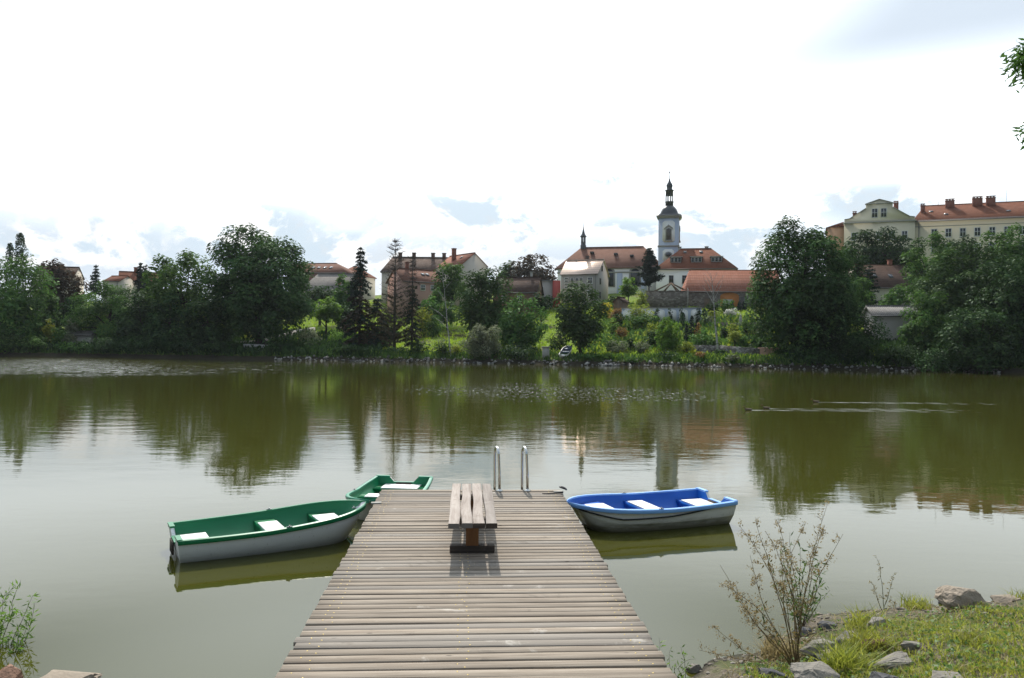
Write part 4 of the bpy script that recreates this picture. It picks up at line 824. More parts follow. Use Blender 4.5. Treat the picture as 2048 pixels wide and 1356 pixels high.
bush('dark_shrub', 'dark shrub right of the landing wall under the slope', 560, 684, 60, 108, 'dark', K=26); bush('dark_shrub', 'dark shrub below the pale flowering shrub', 625, 676, 66, 110, 'dark', K=26)
bush('green_shrub', 'little bright shrub at the stones left of the tall spruce', 604, 698, 18, 106.5, 'bright'); bush('green_shrub', 'second little bright shrub by the stones nearer the spruce', 655, 702, 24, 106, 'bright')
# ---- conifers and dead trees
conifer('spruce', 'tall spruce with brown dying lower boughs, tallest conifer on the bank', 719, 493, 84, 110, 700, dens=1.3, brown_below=.55, power=.55, leafsize=.26)
conifer('dead_spruce', 'bare brown dead spruce with a leafless top before the brick house', 789, 481, 74, 108, 690, 'brown_needle', 'dead', bare=.55, power=.33, dens=.8, droop=-.12)
conifer('dead_spruce', 'thin half dead conifer right of the bare dead spruce', 824, 512, 48, 109, 690, 'spruce', 'dead', bare=.30, power=.45, dens=1., brown_below=.8)
conifer('spruce', 'shaggy brown green spruce between the tall spruce and the dead one', 755, 596, 84, 112, 705, dens=1.2, brown_below=.8, power=.4, leafsize=.26)
bush('dark_shrub', 'dark shrub at the water below the tall spruce', 705, 690, 70, 105, 'dark', K=26); bush('dark_shrub', 'dark shrub at the water below the dead spruce', 790, 694, 60, 104, 'dark', K=26); bush('dark_shrub', 'dark rounded shrub at the water left of the leaning birch', 840, 682, 44, 103, 'dark', K=26)
# ---- middle slope
tree('walnut_tree', 'dark round tree before the corner house gable', 902, 530, 64, 140, 598, 'mid', K=44, lump=.3)
tree('leafy_tree', 'big dark green tree left of the brown brick house', 968, 543, 104, 113, 668, 'chestnut', K=70, lump=.26, tr=.35, n_limb=16)
tree('orchard_tree', 'yellowish green tree on the lawn behind the birch', 858, 598, 52, 128, 655, 'mid', K=26, lump=.36); bush('bright_shrub', 'glowing yellow green shrub left of the leaning birch', 848, 618, 36, 121, 'yellow'); bush('green_shrub', 'round green shrub on the lawn left of the leaning birch', 868, 634, 44, 120, 'mid')
tree('small_tree', 'slim green tree against the dark wall behind the birch', 872, 578, 26, 133, 620, 'mid', K=20, lump=.36); tree('small_tree', 'loose green tree right behind the birch stem', 893, 604, 44, 130, 645, 'mid', K=22, lump=.36)
bare_tree('birch', 'thin leaning leafless birch with pale stem on the lawn', 884, 540, 101, 903, .10, 'birch', [(.35, 3.4, 1.8, .8), (.45, 3.0, 2.2, .7), (.55, .4, 1.2, .9), (.66, 2.8, 1.4, 1.2), (.78, .2, .9, 1.2), (.86, 3.2, .8, 1.5)])
p = gpt(908, 673); rg = rgen(); b = MB()
for i in range(260):
    a_ = rg.uniform(0, 6.28); r_ = rg.uniform(0, 1) ** .6; q = np.array([2.4 * r_ * math.cos(a_), 1.2 * r_ * math.sin(a_), rg.uniform(0, 1.2) * (1 - r_ ** 2)]); e = q + rg.normal(size=3) * np.array([.45, .45, .16]); b.tube([q, e], [.03, .012], 3, cap=False)
o = b.build('brush_pile', BK['brown'], None, loc=p); tag(o, 'low brown heap of brushwood on the bright lawn', 'brush pile')
tree('silver_willow', 'round silvery willow bush hanging over the water', 965, 653, 72, 99.5, 716, 'silver', K=44, lump=.3, cat='shrub', leafsize=.15, n=7500, irr=.1)
bush('brown_shrub', 'brownish dim shrub at the foot of the leaning birch', 886, 680, 34, 102, 'dark'); bush('green_shrub', 'yellowish low shrub between birch and silvery willow', 912, 690, 30, 101.5, 'yellow')
tree('leafy_tree', 'mid green tree between the two dark trees, hiding the brown house', 1042, 598, 92, 106, 705, 'mid', K=50, lump=.28, open_=1.0); tree('small_tree', 'small dark tree in front of the red block', 1082, 587, 40, 132, 622, 'dark', K=24, lump=.36)
tree('cherry_tree', 'rounded dark green tree on a clear trunk beside the beached boat', 1160, 571, 98, 99, 686, 'chestnut', K=70, lump=.26, tr=.24, n_limb=14, irr=.14)
bush('dark_shrub', 'dark leafy shrub between the willow and the stone pillar', 1040, 690, 80, 98.5, 'dark', K=28); bush('dark_shrub', 'dark green shrub left of the cherry trunk', 1115, 668, 40, 103, 'dark', K=20)
tree('copper_beech', 'brownish copper beech on the skyline left of the church', 1062, 512, 88, 205, 575, 'copper', K=60, lump=.28, irr=.16); tree('skyline_tree', 'small green tree on the skyline left of the copper beech', 1012, 526, 38, 207, 575, 'mid', K=24, lump=.36)
conifer('black_pine', 'dark broad black pine in front of the church nave', 1297, 496, 62, 166, 574, 'pine', power=.55, dens=2.2, droop=-.05, tipw=.3)
tree('small_tree', 'little green tree before the arched church window', 1256, 556, 34, 158, 592, 'bright', K=22, lump=.36)
bush('yellow_shrub', 'yellow leaved shrub at the end of the rubble wall', 1283, 580, 26, 146, 'yellow'); bush('yellow_shrub', 'big yellow green shrub in front of the arcaded wall', 1283, 610, 52, 130, 'yellow', K=30); bush('green_shrub', 'grey green shrub below the big yellow green shrub', 1284, 628, 66, 127, 'mid', K=30)
tree('weeping_willow', 'slim bright green willow on the lower terrace', 1336, 638, 46, 100, 704, 'bright', 'brown', K=46, lump=.26, leafsize=.13, n=6500, tr=.1, irr=.12)
bush('yellow_shrub', 'soft yellow green mound right of the bright willow', 1374, 684, 34, 98, 'yellow')
G = 'clipped thujas on the terraces'
for px, yt, w, Y, lb in [(1373, 648, 10, 111, 'slim dark thuja nearest the bright willow'), (1383, 632, 13, 114, 'second slim thuja right of the bright willow'), (1394, 640, 12, 115, 'thuja in front of the right end of the arcaded wall'), (1408, 618, 16, 125, 'tallest grey green cypress at the end of the arcaded wall'), (1364, 628, 12, 122, 'dark thuja in front of the last arcade bay')]:
    column_tree('thuja', lb, px, yt, w, Y, 'pine' if Y < 120 else 'poplar', group=G)
for px, yt, lb in [(1463, 604, 'thuja left of the orange gate pillar'), (1478, 604, 'thuja right of the orange gate'), (1488, 603, 'outermost thuja of the row by the orange gate')]: column_tree('thuja', lb, px, yt, 8, 143, 'pine', group=G)
bare_tree('birch', 'white trunked leafless birch on the lower lawn right of the willow', 1421, 545, 97, 1438, .16, 'birch', [(.62, 2.6, 1.6, 1.6), (.66, .4, 1.5, 1.8), (.72, 3.3, 1.4, 1.7), (.76, .1, 1.3, 1.7), (.82, 2.9, 1.1, 1.7), (.88, .3, .9, 1.6), (.93, 3.1, .7, 1.5)])
# garden shrubs, each with its own look or neighbour
gs = [
 ('green_shrub', 'sunlit green shrub beside the grey house lawn', 1203, 640, 30, 127, 'bright'), ('green_shrub', 'bright little bush below the lawn right of the cherry tree', 1225, 637, 26, 116, 'bright'),
 ('rust_shrub', 'rusty orange shrub in the flower bed right of the cherry tree', 1243, 655, 26, 112, 'rust'), ('rust_shrub', 'orange tinted shrub on the lawn under the hut', 1232, 618, 26, 131, 'rust'),
 ('flowering_plant', 'yellow flowering clump below the grey house', 1213, 606, 22, 140, 'flower'), ('dark_shrub', 'dark bush at the corner of the grey house', 1226, 592, 22, 155, 'dark'), ('green_shrub', 'hedge bush between grey house and hut', 1208, 600, 34, 148, 'mid'),
 ('dark_shrub', 'dark bush left of the first arcade bay', 1236, 628, 22, 128, 'dark'), ('dark_shrub', 'big dark bush left of the bright willow', 1305, 660, 44, 106, 'dark'), ('flowering_plant', 'yellow green flowering bush above the dark terrace bush', 1305, 648, 34, 113, 'yellow'),
 ('pale_grass_clump', 'pale straw coloured clump on the lowest terrace', 1284, 684, 34, 101, 'silver'), ('dark_shrub', 'dark rounded bush beside the pale straw clump', 1262, 676, 18, 102, 'dark'), ('green_shrub', 'mid green bush on the lowest terrace below the cherry', 1222, 672, 34, 103, 'mid'),
 ('pale_grass_clump', 'pale flowering clump behind the lower path', 1238, 682, 40, 101, 'silver'), ('green_shrub', 'spreading olive green bush left of the white birch', 1405, 662, 46, 106, 'mid'), ('green_shrub', 'olive bush touching the white birch trunk', 1428, 668, 26, 104, 'mid'),
 ('dark_shrub', 'dark globe bush right of the white birch', 1449, 650, 17, 113, 'dark'), ('green_shrub', 'globe shrub with light top beside the statue', 1493, 638, 28, 114, 'mid'), ('dark_shrub', 'small dark globe on the third terrace', 1518, 664, 15, 107, 'dark'),
 ('dark_shrub', 'dark egg shaped bush left of the planter', 1524, 676, 18, 101, 'dark'), ('dark_shrub', 'small dark globe above the lower lawn', 1504, 690, 20, 98, 'dark'), ('pale_shrub', 'grey leaved shrub beneath the oak boughs', 1522, 648, 32, 112, 'silver'),
 ('green_shrub', 'green bush before the orange gate', 1450, 600, 36, 141, 'mid'), ('dark_shrub', 'dark bush left of the orange gate', 1425, 604, 26, 139, 'dark'), ('pale_shrub', 'white flowering shrub over the upper terrace wall', 1462, 617, 30, 135, 'white'),
 ('yellow_shrub', 'yellowish bush over the upper terrace left of the birch', 1424, 622, 16, 134, 'yellow'), ('pale_shrub', 'pale leaved bush right of the cypress', 1418, 632, 18, 128, 'silver'), ('rust_shrub', 'brown red bush among the thujas', 1396, 646, 16, 112, 'rust'),
 ('yellow_shrub', 'yellow green bed plant on the third terrace', 1470, 662, 30, 106, 'yellow'), ('green_shrub', 'low green bush in the middle of the third terrace', 1484, 668, 24, 105, 'mid'), ('yellow_shrub', 'yellowish bed plant below the statue', 1466, 648, 22, 113, 'yellow'),
 ('green_shrub', 'dark green waterside bush below the bright willow', 1336, 700, 50, 94.5, 'dark'), ('dark_shrub', 'dark waterside bush at the white birch foot', 1440, 700, 24, 95, 'dark'), ('pale_grass_clump', 'tawny grass clump by the stones right of the birch', 1466, 706, 30, 92, 'silver'),
 ('rust_shrub', 'tawny weed clump on the stony shore right of the willow', 1400, 704, 24, 93.5, 'rust'), ('green_shrub', 'green waterside bush left of the tawny weeds', 1266, 712, 40, 94.5, 'mid'), ('green_shrub', 'green waterside bush right of the beached boat', 1180, 706, 44, 96, 'mid'),
 ('green_shrub', 'yellow green weed clump low on the shore below the cherry', 1216, 706, 34, 95.5, 'bright'), ('dark_shrub', 'dark bush by the planter under the oak', 1558, 700, 30, 93, 'mid'), ('green_shrub', 'light bush at the oak foot by the shore', 1580, 706, 26, 91.5, 'mid')]
for a in gs: bush(*a[:6], a[6])
b_ = [(1256, 640, 'pale creamy'), (1348, 622, 'ivy dark')]
G = 'ivy clumps on the arcaded wall'
for i, (px, lb) in enumerate([(1312, 'ivy clump between the first visible arcade bays'), (1340, 'ivy clump between the middle arcade bays'), (1363, 'ivy clump between the last two arcade bays'), (1396, 'ivy clump at the right end of the arcaded wall')]): bush('ivy', lb, px, 618, 12, 133.2 - (px - 1312) * .02, 'dark', cat='ivy', group=G)
# ---- right end
tree('oak_tree', 'great dark oak rising from the shore right of the tiled barn', 1602, 458, 186, 93, 700, 'chestnut', K=170, lump=.22, tr=.5, n=32000, irr=.10, flat=.85, n_limb=26)
tree('leafy_tree', 'lower dark boughs tree at the right foot of the great oak', 1640, 560, 110, 92, 722, 'dark', K=50, lump=.28)
bush('dark_shrub', 'big dark rounded shrub at the water in front of the shed', 1722, 622, 96, 89, 'dark', K=36, n=6000); bush('dark_shrub', 'dark waterside shrub below the shed wall', 1800, 690, 80, 86, 'dark', K=30); bush('dark_shrub', 'dark waterside shrub below the great oak', 1640, 700, 70, 88.5, 'dark', K=30); bush('dark_shrub', 'black green shrub overhanging the water at the far right', 1880, 690, 90, 83, 'dark', K=30)
tree('skyline_tree', 'broad dark tree below the school gable', 1755, 463, 150, 150, 545, 'dark', K=70, lump=.29, irr=.15); tree('skyline_tree', 'dark tree between the great oak and the hillside house', 1704, 500, 70, 128, 640, 'dark', K=40, lump=.3)
conifer('pine_tree', 'ragged pine beside the hillside house roof', 1738, 530, 56, 124, 610, 'pine', power=.5, dens=1.0, droop=.05)
tree('leafy_tree', 'yellow green tree leaning before the school facade', 1858, 472, 90, 122, 600, 'mid', K=50, lump=.28); tree('skyline_tree', 'dark tree tops before the school windows', 1915, 480, 90, 140, 560, 'dark', K=46, lump=.3)
tree('leafy_tree', 'rounded tree at the right edge reaching the school eaves', 2010, 462, 100, 112, 640, 'mid', K=50, lump=.28)
tree('ash_tree', 'big light leaved tree over the right shore', 1925, 500, 170, 97, 690, 'chestnut', K=90, lump=.22, tr=.4, n=22000, n_limb=22)
tree('leafy_tree', 'tree with pale leaf tips right of the corrugated shed', 1850, 590, 90, 92, 720, 'mid', K=50, lump=.28); tree('leafy_tree', 'dark yellowish tree cut by the right edge over the water', 2030, 520, 150, 88, 735, 'dark', K=80, lump=.25, n=15000)
tree('leafy_tree', 'deep shaded tree over the water at the far right', 1955, 620, 130, 83, 742, 'dark', K=60, lump=.28)
tree('leafy_tree', 'leafy tree top left of the shed roof', 1715, 560, 60, 112, 640, 'mid', K=36, lump=.3); tree('leafy_tree', 'small light tree right above the shed roof', 1790, 575, 60, 116, 625, 'mid', K=36, lump=.3)
tree('leafy_tree', 'tree beyond the right edge reflected in the lake', 2140, 480, 170, 92, 735, 'dark', K=60, lump=.28); tree('leafy_tree', 'second tree beyond the right edge of the shore', 2260, 500, 190, 84, 745, 'mid', K=60, lump=.28); tree('leafy_tree', 'tree beyond the left edge of the far bank', -75, 540, 150, 122, 706, 'mid', K=50, lump=.3)

# ---- what nobody could count: grass tufts, undergrowth and the stony shoreline
def scatter(name, label, n, fx, fd, leafn, h, w, rg, m, upright=True):
    X = fx(rg, n); d = fd(rg, n); Y = shoreY(X) + d / .97; Z = terrH(X, Y); P = np.stack([X, Y, Z], 1); hh = h * rg.uniform(.5, 1.3, n)
    a = rg.uniform(0, 6.283, n); t = np.stack([np.cos(a), np.sin(a), 0 * a], 1) * w * rg.uniform(.6, 1.3, n)[:, None]; top = P + np.stack([rg.normal(size=n) * .35 * h, rg.normal(size=n) * .35 * h, hh], 1)
    Q = np.stack([P - t, P + t, top + t * .35, top - t * .35], 1); o = MB().quads(Q).build(name, LF[m] if isinstance(m, str) else m, None, fix=False); return tag(o, label, name.replace('_', ' '), kind='stuff')
rg = rgen(); LF['lawn'] = m_leaf('grass_blade_far', (.12, .19, .018), (.19, .28, .025), (.28, .34, .04), .5)
scatter('far_grass', 'sunlit grass on the slope across the lake', 46000, lambda r, n: r.uniform(-70, 62, n), lambda r, n: 2 + 68 * r.random(n) ** 1.3, None, .32, .10, rg, 'lawn')
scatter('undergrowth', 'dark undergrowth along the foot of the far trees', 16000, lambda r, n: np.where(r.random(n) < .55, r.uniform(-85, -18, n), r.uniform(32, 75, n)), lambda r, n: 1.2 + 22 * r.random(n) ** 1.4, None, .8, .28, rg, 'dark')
scatter('shore_weeds', 'mixed weeds along the far waterline', 9000, lambda r, n: r.uniform(-85, 75, n), lambda r, n: .7 + 3.0 * r.random(n), None, .5, .12, rg, 'mid')
scatter('garden_plants', 'mixed low plants filling the terraced garden beds', 3600, lambda r, n: r.uniform(9, 46, n), lambda r, n: 8 + 38 * r.random(n), None, .75, .26, rg, 'mid')
scatter('flower_beds', 'yellowish low plants between the garden shrubs', 2600, lambda r, n: r.uniform(9, 46, n), lambda r, n: 6 + 40 * r.random(n), None, .5, .2, rg, 'yellow')
def stone_field(n, rg):
    b = MB(); base = []
    for k in range(6):
        bm = bmesh.new(); bmesh.ops.create_icosphere(bm, subdivisions=1, radius=1); V = np.array([v.co for v in bm.verts]); Fc = [tuple(v.index for v in f.verts) for f in bm.faces]; bm.free(); base.append((V * (1 + .35 * rg.normal(size=(len(V), 1))) * np.array([1, .8, .6]), Fc))
    for i in range(n):
        V, Fc = base[rg.integers(6)]; zone = rg.random()
        X = rg.uniform(10, 52) if zone < .5 else (rg.uniform(-32, -2) if zone < .85 else rg.uniform(-3, 12)); d = rg.normal() * .55 + .35; Y = float(shoreY(X)) + d; s_ = rg.uniform(.06, .24) * (1.4 if rg.random() < .1 else 1); a = rg.uniform(0, 6.28)
        Rm = np.array([[math.cos(a), -math.sin(a), 0], [math.sin(a), math.cos(a), 0], [0, 0, 1]]); b.add((V * s_) @ Rm.T + np.array([X, Y, max(.0, float(terrH(X, Y))) + s_ * .2]), Fc)
    return b
NTm = NT('shore_stone'); r_ = NTm.island(); M['shore_stone'] = NTm.fin(NTm.ramp(r_, [(0, (.10, .095, .09)), (.5, (.19, .18, .165)), (1, (.42, .40, .36))]), .85, None, .3)
o = stone_field(520, rg).build('rubble', M['shore_stone'], None, fix=False); tag(o, 'pale rubble stones along the far waterline', 'stones', kind='stuff')
# ------------------------------------------------------------------ dock, bench, ladder
def m_wood(name, c1, c2, c3, rough=.8, grain=(1.2, 26, 26)):
    m = NT(name); v = m.coord(); r = m.island(); vv = m.n('VectorMath', operation='ADD'); m.Lk.new(v, vv.inputs[0]); cmb = m.n('CombineXYZ'); m.set(cmb.inputs[0], m.math('MULTIPLY', r, 37.)); m.set(cmb.inputs[1], m.math('MULTIPLY', r, 11.)); m.Lk.new(cmb.outputs[0], vv.inputs[1])
    mp = m.n('Mapping'); m.Lk.new(vv.outputs[0], mp.inputs[0]); mp.inputs['Scale'].default_value = grain
    g = m.noise(mp.outputs[0], 1.0, 6, .62, .35); big = m.noise(vv.outputs[0], 1.3, 4, .6); 
    c = m.ramp(g, [(.28, c1), (.5, c2), (.74, c3)])
    c = m.mix(m.math('MULTIPLY', big, .40), c, tuple(x * .62 for x in c2)); b = m.ramp(r, [(0, .66), (.35, .9), (.7, 1.02), (1, 1.22)]); c = m.mix(1.0, c, b, 'MULTIPLY'); c = m.mix(m.math('MULTIPLY', m.rng(m.math('FRACT', m.math('MULTIPLY', r, 7.3)), .55, .9), .5), c, (.21, .20, .185))
    mk = m.n('Mapping'); m.Lk.new(vv.outputs[0], mk.inputs[0]); mk.inputs['Scale'].default_value = (2.2, 7, 7); vo = m.n('TexVoronoi', feature='F1', i_Vector=mk.outputs[0], i_Scale=1.0)
    c = m.mix(m.rng(vo.outputs['Distance'], .085, .03, 0, .75), c, tuple(x * .25 for x in c1))
    mc = m.n('Mapping'); m.Lk.new(vv.outputs[0], mc.inputs[0]); mc.inputs['Scale'].default_value = (.7, 60, 60); ck = m.noise(mc.outputs[0], 1.0, 3, .7, .2); c = m.mix(m.rng(ck, .66, .72, 0, .7), c, tuple(x * .3 for x in c1))
    st = m.noise(vv.outputs[0], .9, 6, .75, .6); c = m.mix(m.rng(st, .60, .70, 0, .5), c, (.52, .49, .44)); c = m.mix(m.rng(st, .42, .34, 0, .45), c, tuple(x * .45 for x in c2)); return m.fin(c, rough, m.bump(g, .8, .008), .2)
M['deck'] = m_wood('weathered_deck', (.14, .11, .083), (.265, .22, .172), (.37, .325, .27))
M['bench_wood'] = m_wood('bench_planks', (.24, .195, .165), (.38, .325, .285), (.50, .45, .40), grain=(18, 1.4, 18))
M['post_wood'] = m_wood('oiled_timber', (.12, .055, .025), (.22, .105, .045), (.30, .16, .075), grain=(14, 14, 1.2))
M['dark_wood'] = m_wood('dark_timber', (.035, .027, .022), (.07, .055, .045), (.11, .09, .075))
M['brass'] = m_plain('brass_screw', (.65, .48, .16), .35, .5, .2, 9, metal=.6)
def m_steel():
    m = NT('brushed_steel'); return m.fin(m.mix(m.noise(m.coord(), 9, 3), (.52, .52, .50), (.66, .66, .64)), .16, None, .5, 1.0)
M['steel'] = m_steel()
ZD = .50
FL, FR, NL, NR = gp(764, 978, ZD), gp(1122, 981.5, ZD), gp(553, 1356, ZD), gp(1350, 1356, ZD)
md = ((NL + NR) - (FL + FR)) / 2; AX = math.atan2(-md[0], -md[1]) ; RZ = math.atan2((NR - NL)[1] * .5 + (FR - FL)[1] * .5, (NR - NL)[0] * .5 + (FR - FL)[0] * .5)
dirn = md / np.linalg.norm(md); RZ = math.atan2(dirn[0], -dirn[1])          # local -y runs along the dock towards the bank
DO = (FL + FR) / 2; DW = (np.linalg.norm(FR - FL) + np.linalg.norm(NR - NL)) / 2; DL = 9.3
rg = rgen(); dock = thing('wooden_dock', 'long dock of weathered grey brown planks running out into the lake', 'dock', (DO[0], DO[1], ZD), RZ)
b = MB(); sc_b = MB(); y = -.0; k = 0
while y > -DL:
    wd = rg.uniform(.112, .130); gap = rg.uniform(.011, .026) * (1.5 if rg.random() < .15 else 1); e1, e2 = rg.normal() * .008, rg.normal() * .008; dz = rg.normal() * .0022; a_ = rg.normal() * .0016; tw = rg.normal() * .0015
    x0, x1 = -DW / 2 + e1, DW / 2 + e2; n = 10; xs = np.linspace(x0, x1, n); wob = np.cumsum(rg.normal(size=n)) * .0012; wob2 = np.cumsum(rg.normal(size=n)) * .0012; c_ = .004
    rows = []
    for i, x in enumerate(xs):
        ya, yb = y + a_ * x + wob[i], y - wd + a_ * x + wob2[i]; z = dz + tw * x
        rows.append([(x, ya, z - .034), (x, ya, z - c_), (x, ya - c_, z), (x, yb + c_, z), (x, yb, z - c_), (x, yb, z - .034)])
    V = np.array(rows).reshape(-1, 3); Fc = [(i * 6 + j, i * 6 + (j + 1) % 6, (i + 1) * 6 + (j + 1) % 6, (i + 1) * 6 + j) for i in range(n - 1) for j in range(6)] + [tuple(range(5, -1, -1)), tuple((n - 1) * 6 + j for j in range(6))]
    b.add(V, Fc)
    for xs_ in (-DW / 2 + .16, -.12, DW / 2 - .17):
        for q, yy in ((-.035, y - wd * .27), (.045, y - wd * .74)):
            if rg.random() < .9: sc_b.lathe([(.0075, dz + tw * xs_ - .002), (.0075, dz + tw * xs_ + .0016)], 7, (xs_ + q + rg.normal() * .012, yy + rg.normal() * .006, 0))
    y -= wd + gap; k += 1
b.build('deck', M['deck'], dock, fix=False); o = sc_b.build('screws', M['brass'], dock, fix=False); tag(o, kind='stuff')
for x in (-DW / 2 + .2, -.08, DW / 2 - .2): MB().box((x, -DL / 2, -.036 - .095), (.10, DL - .04, .18)).build('joist', M['dark_wood'], dock)
for i, yy in enumerate((-.35, -3.1, -5.6)):
    MB().box((0, yy, -.22 - .09), (DW - .1, .12, .17)).build('cross_beam', M['dark_wood'], dock)
    for x in (-DW / 2 + .34, DW / 2 - .34): MB().tube([(x, yy + .14, -2.2), (x, yy + .14, -.24)], .09, 10).build('pile', M['dark_wood'], dock, smooth=True)
for x, yy in ((-DW / 2 + .03, -1.05), (DW / 2 - .05, -.16)): MB().box((x, yy, .004), (.16, .11, .008), rz=.1).build('metal_plate', M['stone_trim'], dock)
def dloc(px, py, z):                                  # pixel + height over the deck -> dock coordinates
    p = gp(px, py, ZD + z) - np.array([DO[0], DO[1], ZD]); c, s = math.cos(-RZ), math.sin(-RZ); return np.array([c * p[0] - s * p[1], s * p[0] + c * p[1], z])
def dworld(v): c, s = math.cos(RZ), math.sin(RZ); return (DO[0] + c * v[0] - s * v[1], DO[1] + s * v[0] + c * v[1], ZD + v[2])

SH = .47                                              # bench
nl, nr, fl, fr = dloc(895.5, 1046.5, SH), dloc(995.5, 1046.5, SH), dloc(902.5, 967, SH), dloc(983.5, 967, SH)
bw = (nr[0] - nl[0] + fr[0] - fl[0]) / 2; by0, by1 = (nl[1] + nr[1]) / 2, (fl[1] + fr[1]) / 2; bxc = (nl[0] + nr[0] + fl[0] + fr[0]) / 4; bl = by1 - by0; bo = dworld((bxc, (by0 + by1) / 2, 0))
bench = thing('wooden_bench', 'backless bench of four weathered planks standing near the end of the dock', 'bench', bo, RZ + (fl[0] + fr[0] - nl[0] - nr[0]) / 2 / bl * -1)
b = MB(); pw = bw / 4
for i in range(4):
    x = -bw / 2 + pw * (i + .5); n = 16; ys = np.linspace(-bl / 2, bl / 2, n) + 0; t = np.linspace(0, 1, n); sgn = .28 if i in (1, 2) else .15
    wv = (.010 * np.sin(3.1 * t * 2 + i * 1.9) + .006 * np.sin(11 * t + i)) * sgn * 2; w0 = pw * .5 - .010; e0, e1 = rg.normal() * .008, rg.normal() * .01; rows = []
    for j in range(n):
        l_ = x - w0 + wv[j] * (i != 0) + .004 * math.sin(9 * t[j] + i * 2); r_ = x + w0 + wv[j] * .8 * (i != 3) + .005 * math.sin(7 * t[j] + i); yy = ys[j] + e0 * (j == 0) + e1 * (j == n - 1); z = SH + .002 * math.sin(4 * t[j] + i * 2); h_ = .058
        rows.append([(l_, yy, z - h_), (l_, yy, z - .006), (l_ + .006, yy, z), (r_ - .006, yy, z), (r_, yy, z - .006), (r_, yy, z - h_)])
    V = np.array(rows).reshape(-1, 3); b.add(V, [(p * 6 + q, p * 6 + (q + 1) % 6, (p + 1) * 6 + (q + 1) % 6, (p + 1) * 6 + q) for p in range(n - 1) for q in range(6)]); b.add(V[:6], [tuple(range(5, -1, -1))], 1); b.add(V[-6:], [tuple(range(6))], 1)
b.build('seat', [M['bench_wood'], M['dark_wood']], bench)  # dark plank ends: stain, plus the shadow on them put into the colour
yf = dloc(944, 1104, .0)[1] - (by0 + by1) / 2 + .02
for yy in (yf, -yf):
    o = MB().box((0, yy, .085 + (SH - .058 - .085 - .07) / 2), (.155, .12, SH - .058 - .085 - .07)).build('leg', M['post_wood'], bench); bevel(o, .006)
    o = MB().box((0, yy, .0435), (bw * .93, .12, .083)).build('foot', M['dark_wood'], bench); bevel(o, .006)
    o = MB().box((0, yy, SH - .058 - .036), (bw * .86, .10, .068)).build('seat_bearer', M['dark_wood'], bench); bevel(o, .005)

la, lb = dloc(999, 981.5, 0), dloc(1055, 982, 0); lm = (la + lb) / 2; lad = thing('swim_ladder', 'steel swimming ladder with two tall looped handrails at the end of the dock', 'ladder', dworld((lm[0], 0, 0)), RZ)
for q in (la, lb):
    x = q[0] - lm[0]; y0, y1 = -.10, .16; r_ = (y1 - y0) / 2; hz = .60; P = [(x, y0, .0), (x - .006, y0, .3), (x - .02, y0 + .01, hz)] + [(x - .02 - .03 * (1 - math.cos(t)), (y0 + y1) / 2 - r_ * math.cos(t), hz + r_ * 1.0 * math.sin(t)) for t in np.linspace(0, math.pi, 13)[1:-1]] + [(x - .08, y1, hz), (x - .075, y1, .0), (x - .07, y1, -.5), (x - .07, y1, -1.3)]
    o = MB().tube(P, .0225, 14).build('handrail', M['steel'], lad, smooth=True); MB().lathe([(.058, .0), (.058, .008), (.030, .016), (.026, .03)], 16, (x, y0, .001)).build('flange', M['steel'], o, smooth=False)
for z in (-.45, -.75, -1.05): MB().bar((la[0] - lm[0], .16, z), (lb[0] - lm[0], .16, z), .05, .03).build('rung', M['steel'], lad)
p = dworld((DW / 2 - .02, -.33, 0)); t = thing('mooring_rope', 'short black mooring strap looped on the dock corner by the blue boat', 'rope', p, RZ)
b = MB(); th_ = np.linspace(0, 6.0, 26); b.tube(np.stack([.055 * np.cos(th_) + .03, .045 * np.sin(th_), .012 + .05 * (1 + np.sin(th_ * .5))], 1), .014, 8); b.tube([(.03, 0, .02), (-.12, -.03, .014), (-.24, -.07, .014), (-.33, -.05, .013)], [.016, .011, .010, .006], 7); b.build('strap', M['black'], t, smooth=True)

# ------------------------------------------------------------------ boats
def m_hull(name, col, dirt, wl=.16, streak=.6, scuff=.4):
    m = NT(name); v = m.coord(); s = m.n('SeparateXYZ'); m.Lk.new(v, s.inputs[0]); n = m.noise(m.coord((2, 2, 9)), 2.2, 6, .7); n2 = m.noise(m.coord((9, 9, 3)), 3, 4, .7)
    f = m.math('MULTIPLY', m.rng(m.math('ADD', s.outputs[2], m.math('MULTIPLY', n, .22)), wl + .16, wl - .05), streak); c = m.mix(f, col, dirt); c = m.mix(m.rng(n2, .60, .72, 0, .45), c, dirt); n3 = m.noise(m.coord((4, 4, 34), rot=(0, .12, 0)), 1.6, 5, .75); c = m.mix(m.rng(n3, .64, .70, 0, scuff), c, (.10, .10, .095)); return m.fin(c, .42, m.bump(n, .05, .01), .4)
def m_gel(name, c1, c2): m = NT(name); v = m.coord(); n = m.noise(v, 3.5, 5, .65); c = m.mix(n, c1, c2); return m.fin(c, m.math('ADD', .26, m.math('MULTIPLY', n, .2)), m.bump(m.noise(v, 6, 3), .05, .02), .45)
M['hull_white'] = m_hull('white_hull', (.78, .78, .77), (.30, .28, .22), .12, .5); M['hull_grey'] = m_hull('grey_white_hull', (.66, .64, .58), (.15, .13, .075), .18, .9)
M['gel_green'] = m_gel('green_gelcoat', (.005, .15, .055), (.008, .20, .08)); M['gel_blue'] = m_gel('blue_gelcoat', (.010, .105, .44), (.016, .135, .52)); M['gel_lightblue'] = m_gel('pale_blue_gelcoat', (.18, .40, .80), (.24, .46, .84))
M['gel_mint'] = m_gel('faded_green_gelcoat', (.02, .20, .11), (.03, .26, .15)); M['gel_grey'] = m_gel('blue_grey_gelcoat', (.10, .14, .20), (.15, .19, .26))
M['seat_white'] = m_plain('white_seat', (.78, .78, .77), .5, .3, .05, 3, dirt=(.5, .5, .47)); M['zinc'] = m_plain('zinc_fitting', (.35, .35, .34), .35, .5, .1, 3, metal=.8)
